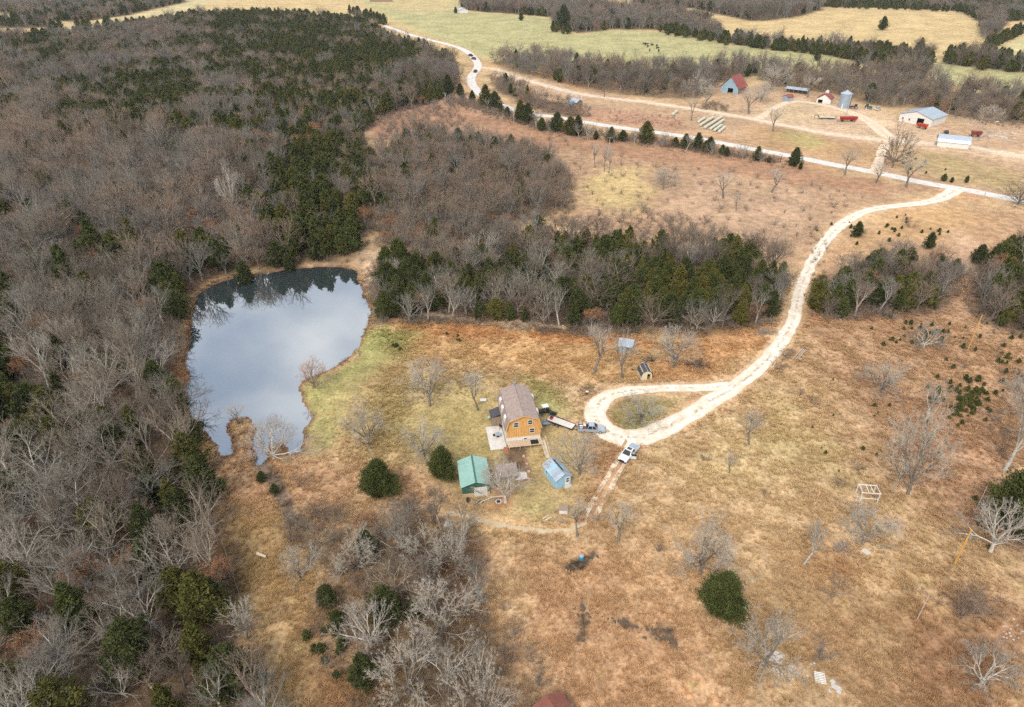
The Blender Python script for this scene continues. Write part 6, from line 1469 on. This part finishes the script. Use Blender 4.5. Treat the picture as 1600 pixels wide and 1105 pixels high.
# ------------------------------------------------------------------ farm machines
def wagon(name, loc, rz, label, mtl):
    t = empty(name, loc, rz, label, 'wagon')
    MB().hexa([(-4.2, -.7, 1.0), (4.2, -.7, 1.0), (4.2, .7, 1.0), (-4.2, .7, 1.0), (-4.6, -1.3, 2.6), (4.6, -1.3, 2.6), (4.6, 1.3, 2.6), (-4.6, 1.3, 2.6)]).build('hopper', mtl, t)
    MB().box(-4.3, 4.3, -1.05, 1.05, 2.605, 2.62).build('load', M_REDROOF, t); k = MB()
    for j in range(8): k.bar((-4.2 + j * 1.2, -1.02, 1.1), (-4.4 + j * 1.26, -1.34, 2.6), .1); k.bar((-4.2 + j * 1.2, 1.02, 1.1), (-4.4 + j * 1.26, 1.34, 2.6), .1)
    k.build('rib', mtl, t); MB().bar((-4.2, 0, .9), (-6.4, 0, .6), .18).build('drawbar', M_BLACK, t)
    for xx in (-3, 2.2, 3.2):
        for yy in (-1.0, 1.0): wheel(t, xx, yy, .5, .35)
    return t
wagon('forage_wagon', at_px(1325, 190), radians(2), 'long red forage wagon parked on the yard', M_RED)
gt = empty('gooseneck_trailer', at_px(1292, 186), radians(-4), 'dark gooseneck trailer with pale deck left of the red wagon', 'trailer')
f_ = MB(); f_.box(-4.5, 4.5, -1.2, 1.2, .75, .95); f_.bar((-4.4, 0, .9), (-5.2, 0, 2.0), .35); f_.bar((-5.1, 0, 2.0), (-7.0, 0, 2.0), .3); f_.bar((-6.9, 0, 2.0), (-6.9, 0, .6), .2); f_.bar((4.3, -1.1, 1), (5.0, -1.1, 1.7), .2); f_.bar((4.3, 1.1, 1), (5.0, 1.1, 1.7), .2); f_.build('frame', M_BLACK, gt); MB().box(-4.4, 4.3, -1.1, 1.1, .955, 1.0).build('deck', M_CONC, gt)
for xx in (1.2, 2.2):
    for yy in (-1.2, 1.2): wheel(gt, xx, yy, .42, .3)
def tractor(name, loc, rz, mtl, label):
    t = empty(name, loc, rz, label, 'tractor')
    for yy in (-.95, .95): wheel(t, -1.0, yy, .85, .5); wheel(t, 1.5, yy * .85, .5, .35)
    b = MB(); b.box(-.2, 2.1, -.4, .4, .8, 1.55); b.box(-1.5, -.2, -.55, .55, .7, 1.3); b.build('hood', mtl, t); c = MB(); taper(c, -1.5, .1, .75, 1.3, 2.6, (.15, .1, .1)); c.build('cab', M_GLASS, t); MB().box(-1.5, .05, -.72, .72, 2.6, 2.7).build('cab_roof', mtl, t); MB().tube([(1.2, .25, 1.5), (1.2, .25, 2.4)], .06, 8).build('exhaust', M_BLACK, t); return t
tractor('tractor', at_px(1334, 170), radians(160), P_DARK, 'dark tractor just right of the grain bin')
tractor('tractor', at_px(1356, 170), radians(-20), M('tractor_green', 90,120,80), 'green and white tractor farther right of the grain bin')
ctr = wagon('cattle_trailer', at_px(1440, 201), radians(-55), 'bright red spreader parked in front of the white barn', M_ORANGERED); ctr.scale = (.55, .9, .95)
ct2 = wagon('stock_trailer', at_px(1524, 214), radians(-10), 'rusty red wagon beside the corral fence', M_REDROOF); ct2.scale = (.5, .9, 1.1)
def car(loc, rz, label, col):
    t = empty('car', loc, rz, label, 'car', 'cars driving on the road')
    for xx in (-1.35, 1.4):
        for yy in (-.75, .75): wheel(t, xx, yy, .33, .22)
    MB().prism([(-2.2, .35), (-2.25, .85), (-1.6, .95), (1.1, .95), (2.1, .78), (2.25, .4)], -.88, .88).build('body', col, t); c = MB(); taper(c, -1.7, 1.0, .82, .95, 1.5, (.75, .4, .15)); c.build('windows', M_GLASS, t); MB().box(-1.25, .2, -.66, .66, 1.5, 1.54).build('roof', col, t); return t
for (u, v), r_, lab in (((743, 113), 80, 'dark car nearest on the bend of the road'), ((740, 93), 120, 'dark car just before the crest of the road'), ((735, 88), 125, 'leading dark car farthest up the road')):
    x, y, z = at_px(u, v); o = car((x, y, z + .07), radians(r_), lab, P_DARK); o.scale = (1.25, 1.25, 1.25)
car((*P(1372, 172), hz(*P(1372, 172)) + .05), radians(20), 'white farm car between the tractors and the white barn', P_WHITE)
car((*P(1478, 208), hz(*P(1478, 208)) + .05), radians(70), 'dark farm car between the white barn and the hay barn', P_DARK)
# corral fence: rails between posts
cf = empty('corral_fence', at_px(1500, 190), 0, 'grey pipe corral fence behind the white barn', 'fence'); o_ = Vector(cf.location); pts_ = [at_px(u, v) for u, v in ((1484,186),(1500,190),(1516,194),(1535,200),(1545,210),(1528,220),(1512,222))]
for p in pts_: q = MB().bar((0, 0, -.3), (0, 0, 1.7), .16).build('post', M_GALV, cf); q.location = Vector(p) - o_
for a, b in zip(pts_[:-1], pts_[1:]):
    for hh in (.6, 1.1, 1.6): MB().bar(Vector(a) - o_ + Vector((0, 0, hh)), Vector(b) - o_ + Vector((0, 0, hh)), .08).build('rail', M_GALV, cf)

# cattle in the green field
cow_me = None
def cow_mesh():
    bm = MB(); bm.tube([(-1.0, 0, 1.05), (-.9, 0, 1.05), (-.4, 0, 1.0), (.3, 0, 1.0), (.75, 0, 1.08), (1.0, 0, 1.2), (1.25, 0, 1.3), (1.4, 0, 1.25), (1.75, 0, 1.05), (1.85, 0, 1.0)], [.1, .33, .42, .43, .38, .27, .18, .2, .13, .06], 10)
    for xx, yy in ((-.75, -.22), (-.75, .22), (.65, -.22), (.65, .22)): bm.tube([(xx, yy, .95), (xx - .05 if xx < 0 else xx, yy, .5), (xx, yy, 0)], [.17, .09, .07], 6)
    bm.tube([(-1.0, 0, 1.2), (-1.12, 0, .8), (-1.1, 0, .5)], [.04, .03, .05], 5)
    for s in (-1, 1): bm.tube([(1.35, s * .15, 1.4), (1.33, s * .34, 1.42)], [.06, .03], 5)
    return mesh_np('cow', bm.v, bm.f, [mat('black_hide', (.018,.015,.014), .8)])
cow_me = cow_mesh()
for k, (u, v) in enumerate([(1006,70),(1012,74),(1019,72),(1026,73),(1029,81),(1027,77),(1010,71),(1015,80)]):
    x, y, z = at_px(u, v); o = link('cow', cow_me, None, (x, y, z), R.uniform(0, 6.28)); o.scale = (1.3, 1.3, 1.3); tag(o, 'black cow grazing in the green field beyond the tree belt', 'cow', 'black cattle in the green field')
for k, (u, v) in enumerate([(1111,122),(1120,124),(1124,125)]):
    x, y, z = at_px(u, v); o = link('cow', cow_me, None, (x, y, z), R.uniform(0, 6.28)); o.scale = (1.3, 1.3, 1.3); tag(o, 'dark cow standing left of the red roofed barn', 'cow', 'dark cattle by the red barn')

# ------------------------------------------------------------------ poles
def pole(u, v, vtop, label, mtl=M_GPOLE, r=.16, arm=True, can=False, lean=(0, 0), lamp=False, armrot=0):
    x, y, z = at_px(u, v); h = px_height(x, y, z, vtop); p = empty('utility_pole' if arm or can else 'wooden_post', (x, y, z), radians(armrot), label, 'pole'); p.rotation_euler = (lean[0], lean[1], radians(armrot))
    MB().tube([(0, 0, -.5), (0, 0, h * .5), (0, 0, h)], [r, r * .85, r * .68], 10).build('shaft', mtl, p)
    if arm:
        a = MB().box(-1.1, 1.1, -.06 - r, .06 - r, h - .5, h - .36).build('crossarm', M_WOOD, p)
        for xx in (-1, 0, 1): MB().tube([(xx, -r, h - .36), (xx, -r, h - .14)], .05, 8).build('insulator', M_WHITE, a)
    if can: MB().tube([(.36, 0, h - 1.9), (.36, 0, h - .95)], .22, 12).build('transformer', M_GALV, p)
    if lamp: MB().box(-.2, 1.2, -.15, .15, h - .15, h + .1).build('lamp_head', M_WHITE, p)
    return p
pole(1491, 882, 828, 'yellow new utility pole with transformer in the right meadow', M_YPOLE, .19, False, True, (0, 0))
pole(1512, 547, 492, 'tan leaning utility pole by the cedar stand at the right', M_YPOLE, .16, False, False)
pole(1433, 968, 930, 'thin grey post alone in the lower right meadow', M_GPOLE, .08, False)
pole(696, 166, 145, 'first utility pole beside the roadside cedars', can=True); pole(803, 192, 168, 'utility pole on the rust slope below the road', can=False); pole(951, 244, 214, 'utility pole beside the three slender trees'); pole(1219, 262, 250, 'short post pole at the pointed roadside cedar', arm=False)
pole(1322, 182, 146, 'tall pale pole in front of the grain bin', M_GPOLE, .2, True); pole(1545, 222, 190, 'yard light pole right of the hay barn', M_GPOLE, .18, False, lamp=True); pole(1536, 312, 290, 'utility pole beside the road near the right edge', M_GPOLE, .17, True)
pole(892, 104, 82, 'pale pole among the bare trees beyond the lane', M_GPOLE, .17, True); pole(1047, 108, 84, 'pale pole in the tree belt above the hay bales', M_GPOLE, .17, False)
pole(1520, 806, 760, 'thin grey clothesline post in the right meadow', M_GPOLE, .06, False)
pole(998, 742, 727, 'short pale post beside the dirt track', M_PALEWOOD, .12, False)
pole(805, 603, 588, 'short pale post behind the house', M_GPOLE, .12, False)

# ------------------------------------------------------------------ field clutter
fr = empty('timber_arbor', at_px(1353, 779), radians(-6), 'white open timber frame standing in the right meadow', 'frame'); b_ = 1.55
for sx in (-b_, b_):
    for sy in (-1.1, 1.1): MB().bar((sx, sy, -.2), (sx, sy, 2.3), .12).build('post', M_WHITE, fr)
for sy in (-1.1, 1.1): MB().bar((-b_ - .2, sy, 2.33), (b_ + .2, sy, 2.33), .12).build('beam', M_WHITE, fr)
for sx in (-b_, -.4, .4, b_): MB().bar((sx, -1.15, 2.46), (sx, 1.15, 2.46), .09).build('cross_beam', M_WHITE, fr)
MB().bar((-b_, -1.1, 1.0), (b_, -1.1, 1.0), .09).build('rail', M_WHITE, fr)
def pallet(u, v, rz, label, sc_=1.0):
    p = empty('pallet', at_px(u, v), radians(rz), label, 'pallet', None, sc_)
    for k in range(7): MB().box(-.6, .6, -.7 + k * .21, -.7 + k * .21 + .14, .1, .125).build('slat', M_WHITE, p)
    for xx in (-.55, 0, .55): MB().box(xx - .05, xx + .05, -.7, .7, .0, .1).build('stringer', M_WOOD, p)
    hard(p, -.6, .6, -.7, .7)
pallet(1281, 1060, -12, 'pale slatted pallet lying right of the rubble', 1.25); pallet(1353, 863, 30, 'small pale pallet under the round twiggy tree', .9)
def stone_mesh(seed, r):
    rng = np.random.RandomState(seed); m = MB(); n = 7; vs = []; 
    for j, (zz, k) in enumerate(((-.15, .8), (.2, 1.0), (.55, .7))):
        for i in range(n): a = 2 * pi * i / n; q = r * k * rng.uniform(.75, 1.15); vs.append((cos(a) * q, sin(a) * q, zz * r + rng.uniform(-.08, .08) * r))
    fs = [[j * n + i, j * n + (i + 1) % n, (j + 1) * n + (i + 1) % n, (j + 1) * n + i] for j in range(2) for i in range(n)] + [[2 * n + i for i in range(n)], [n - 1 - i for i in range(n)]]
    return mesh_np('stone', vs, fs, [M_STONE])
STN = [stone_mesh(i, .5) for i in range(4)]
def stones(name, pts, s0, s1, label, cat='rubble', pool=None):
    e = empty(name, at_px(*pts[0]), 0, label, cat); o = Vector(e.location)
    for u, v in pts:
        x, y, z = at_px(u, v); k_ = 1; q = link('stone', (pool or STN)[R.randrange(4)], e); q.location = Vector((x, y, z)) - o; q.scale = (k_ * R.uniform(s0, s1), k_ * R.uniform(s0, s1), k_ * R.uniform(s0, s1) * .7)
        if y < 125: w_ = q.scale[0] * .6 + .3; HARD.append([(x - w_, y - w_), (x + w_, y - w_), (x + w_, y + w_), (x - w_, y + w_)]); q.rotation_euler = (0, 0, R.uniform(0, 6.28))
GSTN = [m_.copy() for m_ in STN]
for m_ in GSTN: m_.materials.clear(); m_.materials.append(M('creek_stone', 150,138,126, .95, .3, 3))
rr_ = random.Random(21)
stones('rubble_heap', [(rr_.gauss(1208, 7), rr_.gauss(1026, 6)) for _ in range(26)], .25, .9, 'pale rubble heap at the foot of the grey twiggy tree')
stones('rubble_scatter', [(rr_.gauss(1235, 16), rr_.gauss(1050, 8)) for _ in range(40)], .15, .45, 'loose bits of brick and stone between the heap and the pallet')
stones('boulder_pile', [(rr_.gauss(1305, 4), rr_.gauss(1075, 4)) for _ in range(10)], .5, 1.0, 'pale boulders right of the slatted pallet')
stones('white_rocks', [(rr_.gauss(701, 4), rr_.gauss(818, 3)) for _ in range(9)], .5, 1.1, 'white rocks at the head of the lower thicket')
stones('creek_stones', [(u + rr_.gauss(0, 3), v + rr_.gauss(0, 3)) for u, v in CREEK_PX for _ in range(6)], .15, .5, 'grey stones lining the creek below the dam', 'stones', GSTN)
stones('bank_stones', [(rr_.gauss(1300, 14), rr_.gauss(486, 6)) for _ in range(26)], .3, .9, 'pale rocks at the foot of the right cedar block', 'stones')
stones('hut_stones', [(rr_.gauss(1045, 14), rr_.gauss(594, 2.5)) for _ in range(16)], .3, .8, 'pale flat rocks right of the small hut', 'stones')
stones('frame_stones', [(rr_.gauss(1339, 4), rr_.gauss(783, 3)) for _ in range(7)], .3, .7, 'white rocks beside the white timber frame', 'stones')
stones('ledge_stones', [(rr_.uniform(640, 880), 0) for _ in range(1)] and [(u, 491 + (u - 640) * .085 + rr_.gauss(0, 2)) for u in [rr_.uniform(640, 880) for _ in range(40)]], .3, .8, 'pale stones on the cut bank below the cedar band', 'stones')
stones('corner_litter', [(rr_.gauss(1575, 14), rr_.gauss(985, 8)) for _ in range(16)], .15, .4, 'white scraps scattered in the lower right corner of the meadow', 'litter')
stones('scrap_heap', [(rr_.gauss(1362, 9), rr_.gauss(168, 2.5)) for _ in range(24)], .8, 2.2, 'pale scrap heap in the yard right of the tractors', 'scrap')
stones('yard_junk', [(rr_.gauss(1300, 14), rr_.gauss(160, 1.5)) for _ in range(16)], .6, 1.5, 'scattered junk around the milk house', 'scrap')
stones('feed_piles', [(rr_.gauss(1570, 16), rr_.gauss(212, 4)) for _ in range(22)], 1.0, 2.6, 'pale heaps beyond the yard light', 'heap')
stones('rubble_strip', [(850 + 60 * q_, 134 + 18 * q_ + rr_.gauss(0, 2.5)) for q_ in [rr_.random() for _ in range(60)]], .8, 2.0, 'long strip of pale broken concrete beside the lane', 'rubble')
M_CLOD = mat('dark_clod', (.085,.064,.048), .95, noise=.3, nscale=3); CLOD = [STN[k].copy() for k in range(4)]
for m_ in CLOD: m_.materials.clear(); m_.materials.append(M_CLOD); m_.name = 'clod'
cl = empty('soil_clods', (*BURN[1][0], hz(*BURN[1][0])), 0, 'broken lines of dark dug-up soil across the brown meadow', 'soil'); o_ = Vector(cl.location)
for ln_ in BURN:
    for (p0, p1) in zip(ln_[:-1], ln_[1:]):
        for _ in range(16):
            t = rr_.random(); x = p0[0] + (p1[0] - p0[0]) * t + rr_.gauss(0, .7); y = p0[1] + (p1[1] - p0[1]) * t + rr_.gauss(0, .35); q = link('clod', CLOD[rr_.randrange(4)], cl); q.location = Vector((x, y, hz(x, y) + .02)) - o_; s = rr_.uniform(.15, .8); q.scale = (s, s * .8, s * .35); q.rotation_euler = (0, 0, rr_.uniform(0, 6.28))
def logs(name, segs, label, mtl=M_PALEWOOD, r=.14, cat='logs'):
    e = empty(name, at_px(*segs[0][0]), 0, label, cat); o = Vector(e.location)
    for a, b in segs:
        A_ = Vector(at_px(*a)) - o; B_ = Vector(at_px(*b)) - o; k = r * R.uniform(.8, 1.2); A_.z += k; B_.z += k
        MB().tube([A_, (A_ + B_) / 2 + Vector((0, 0, .04)), B_], [k, k * .9, k * .75], 8).build('log', mtl, e)
logs('log_pile', [((1238,562),(1254,545)), ((1243,562),(1257,546)), ((1248,560),(1259,547)), ((1222,560),(1240,540))], 'peeled pale poles lying beside the driveway', M_GPOLE)
logs('fallen_log', [((402,867),(416,872))], 'pale broken log on the grass by the left fence line', M_PALEWOOD, .25)
logs('fallen_branch', [((1200,1052),(1226,1030))], 'straight pale pole lying across the rubble', M_PALEWOOD, .1)
logs('plank_pile', [((848,812),(858,806)), ((852,814),(862,809))], 'pale planks lying on the lawn left of the stone box', M_PALEWOOD, .16)
logs('fallen_log', [((228,1062),(250,1090)), ((250,1090),(262,1110))], 'brown fallen trunk in the lower left wood', M_WOOD, .3)
logs('scrap_wood', [((870,813),(884,818)), ((874,820),(882,812)), ((866,812),(890,816))], 'grey scrap timbers on the curved track below the lawn', M_WOOD, .12)
logs('garage_boards', [((744,787),(750,781)), ((750,789),(756,781))], 'pale boards on the leaves before the garage', M_PALEWOOD, .14)
logs('drift_log', [((310,650),(318,640)), ((335,690),(352,700)), ((345,702),(356,693))], 'dead branches lying in the left arm of the pond', M_WOOD, .1)
def brush_pile(u, v, w, label, mtl=None, n=120, hgt=.9):
    x, y, z = at_px(u, v); e = empty('brush_pile', (x, y, z), 0, label, 'brush pile'); K = TreeMesh(); rng = np.random.RandomState(int(u)); A = rng.normal(size=(n, 3)) * np.array([w * .3, w * .22, .05]) ; A[:, 2] = np.abs(rng.normal(size=n)) * hgt * .4 * np.exp(-(A[:, 0] / w) ** 2 * 4); d = rng.normal(size=(n, 3)) * np.array([1, 1, .22]); d /= np.linalg.norm(d, axis=1)[:, None]
    K.cones(A - d * .6, A + d * rng.uniform(.5, 1.3, (n, 1)), rng.uniform(.02, .06, n)); link('branches', K.mesh('branches', [mtl or BRUSH]), e); hub = MB()
    for k in range(5): hub.bar((rng.normal() * w * .2, rng.normal() * w * .15, .12), (rng.normal() * w * .3, rng.normal() * w * .2, .3), .16)
    hub.build('log', M_WOOD, e)
DKB = mat('dark_brush', (.07,.06,.055), .95)
brush_pile(735, 594, 4.5, 'grey brush pile uphill of the house', mat('grey_brush', (.30,.28,.26), .95), 160); brush_pile(1090, 572, 7, 'dark round brush pile beside the broad bare tree', DKB, 320, 1.6); brush_pile(1014, 562, 3.2, 'small dark log heap uphill of the black-roofed hut', DKB, 90); brush_pile(1196, 520, 5.5, 'heap of grey logs at the end of the cedar band', mat('grey_brush', (.30,.28,.26), .95), 170); brush_pile(632, 792, 7, 'wide heap of cut brush below the round cedar', BRUSH, 320, .9); brush_pile(918, 610, 4, 'junk and brush heap at the end of the lawn', M_WOOD, 110); brush_pile(1316, 858, 3.5, 'heap of grey scrap beside the small pallet', mat('grey_brush', (.30,.28,.26), .95), 90)
bk = empty('feed_bucket', at_px(917, 616), 0, 'black bucket with pale lid at the junk heap', 'bucket'); MB().tube([(0, 0, 0), (0, 0, .7)], [.3, .36], 12).build('tub', M_BLACK, bk); MB().tube([(0, 0, .7), (0, 0, .78)], [.4, .38], 12).build('lid', M_CREAM, bk)
fp = empty('fire_ring', at_px(779, 784), 0, 'dark fire ring on fallen leaves under the pale forked tree', 'fire pit')
for k in range(8): a = k * .785; q = link('stone', STN[k % 4], fp); q.location = (cos(a) * .5, sin(a) * .5, .02); q.scale = (.42, .42, .35)
MB().tube([(0, 0, -.02), (0, 0, .06)], [.45, .35], 12).build('ash', M_DARK, fp)

# single shrubs in the open and seedling cedars
SHR = [(1300,925,1.5,'small round grey shrub alone in the lower right meadow'),(1500,965,2.6,'wide grey shrub near the thin post in the lower right meadow'),(1520,958,2.0,'smaller grey shrub right of the wide one'),(1180,665,1.2,'low grey shrub in the pale meadow'),(1270,632,1.0,'low dark shrub near the driveway'),(1250,618,.9,'small brown shrub beside the driveway'),(1310,760,.9,'russet shrub left of the white frame'),(1340,735,1.0,'grey brown shrub above the white frame'),(1195,775,.7,'tiny dark shrub in the pale meadow'),(1030,862,.8,'small grey shrub left of the large hazy tree'),(1230,560,1.3,'brown brush beside the peeled poles'),(1215,578,1.2,'low brush along the lower side of the driveway'),(1420,355,1.6,'grey bushy shrub on the far side of the right slope'),(1280,1030,1.4,'thin grey shrub between rubble and pallet'),(1100,720,.8,'faint grey shrub in the middle meadow'),(950,500,1.2,'grey shrub before the cedar band'),(470,760,1.4,'grey purple shrub right of the creek'),(498,810,1.6,'brown shrub downhill of the creek'),(1000,662,.8,'brown tuft shrub inside the driveway loop'),(1600,600,1.5,'brown shrub on the right picture edge')]
for j, (u, v, s, lab) in enumerate(SHR):
    x, y, z = at_px(u, v); e = empty('bare_shrub', (x, y, z), R.uniform(0, 6.28), lab, 'shrub', None, s); link('twigs', SH[j % 4], e)
SEED = FARC[1]; seedlings = []
rg = random.Random(44)
for (cu, cv, su, sv, n, s0, s1, lab) in ((1505,625,22,18,64,.10,.22,'dark seedling cedar in the dense patch of seedlings'), (1450,520,40,14,40,.08,.2,'dark seedling cedar along the top of the right meadow'), (1560,560,40,25,36,.08,.2,'dark seedling cedar below the cedar stand'), (1400,650,70,40,22,.06,.13,'tiny dark seedling dotted over the right meadow'), (1400,360,60,12,26,.08,.2,'dark seedling cedar on the slope right of the driveway'), (615,545,5,5,5,.1,.16,'dark seedling in the green grass near the pond'), (700,530,24,6,9,.06,.13,'dark seedling in the orange grass'), (1560,820,25,25,14,.08,.2,'low seedling cedar near the huge dark cedar'), (1420,250,40,10,8,.1,.2,'seedling cedar above the road'), (520,1000,18,30,14,.1,.25,'low juniper bush beside the lower thicket')):
    for _ in range(n):
        u, v = rg.gauss(cu, su), rg.gauss(cv, sv)
        if not 0 < u < 1600: continue
        x, y, z = at_px(u, v); o = link('seedling_cedar', SEED, None, (x, y, z - .02), rg.uniform(0, 6.28)); s = rg.uniform(s0, s1); o.scale = (s * 1.3, s * 1.3, s); tag(o, lab, 'seedling', 'seedlings: ' + lab)
# old fence line along the left wood
fe = empty('wire_fence', at_px(350, 865), 0, 'old wire fence along the edge of the left wood', 'fence'); o_ = Vector(fe.location); pv = None
for k in range(11):
    t = k / 10; u = 348 + 82 * t; v = 850 + 250 * t; q = Vector(at_px(u, v)) - o_; MB().bar((0, 0, -.2), (0, 0, 1.25), .1).build('post', M_WOOD, fe).location = q
    if pv is not None:
        for hh in (.5, .85, 1.15): MB().bar(pv + Vector((0, 0, hh)), q + Vector((0, 0, hh)), .02).build('wire', M_GALV, fe)
    pv = q
# gate at the end of the dirt track
gt_ = empty('farm_gate', at_px(934, 815), radians(8), 'dark pipe gate at the lower end of the dirt track', 'gate')
for hh in (.3, .65, 1.0, 1.3): MB().bar((-1.9, 0, hh), (1.9, 0, hh), .06).build('rail', M_WOOD, gt_)
for xx in (-1.9, 0, 1.9): MB().bar((xx, 0, -.2), (xx, 0, 1.45), .1).build('post', M_WOOD, gt_)
finish_grass()
# ------------------------------------------------------------------ thin air between the camera and the far hills
hm = bpy.data.materials.new('haze'); hm.use_nodes = True; t_ = hm.node_tree
for n_ in list(t_.nodes): t_.nodes.remove(n_)
ho = t_.nodes.new('ShaderNodeOutputMaterial'); pv_ = t_.nodes.new('ShaderNodeVolumePrincipled'); pv_.inputs['Color'].default_value = (.86, .92, 1.0, 1); pv_.inputs['Density'].default_value = .00005; pv_.inputs['Anisotropy'].default_value = .2
t_.links.new(pv_.outputs[0], ho.inputs['Volume'])
haze = MB().box(gx[0] - 20, gx[-1] + 20, gy[0] - 20, gy[-1] + 20, float(Z.min()) - 1.5, 93).build('haze', hm); tag(haze, 'thin pale haze over the far hills', 'haze', kind='stuff')
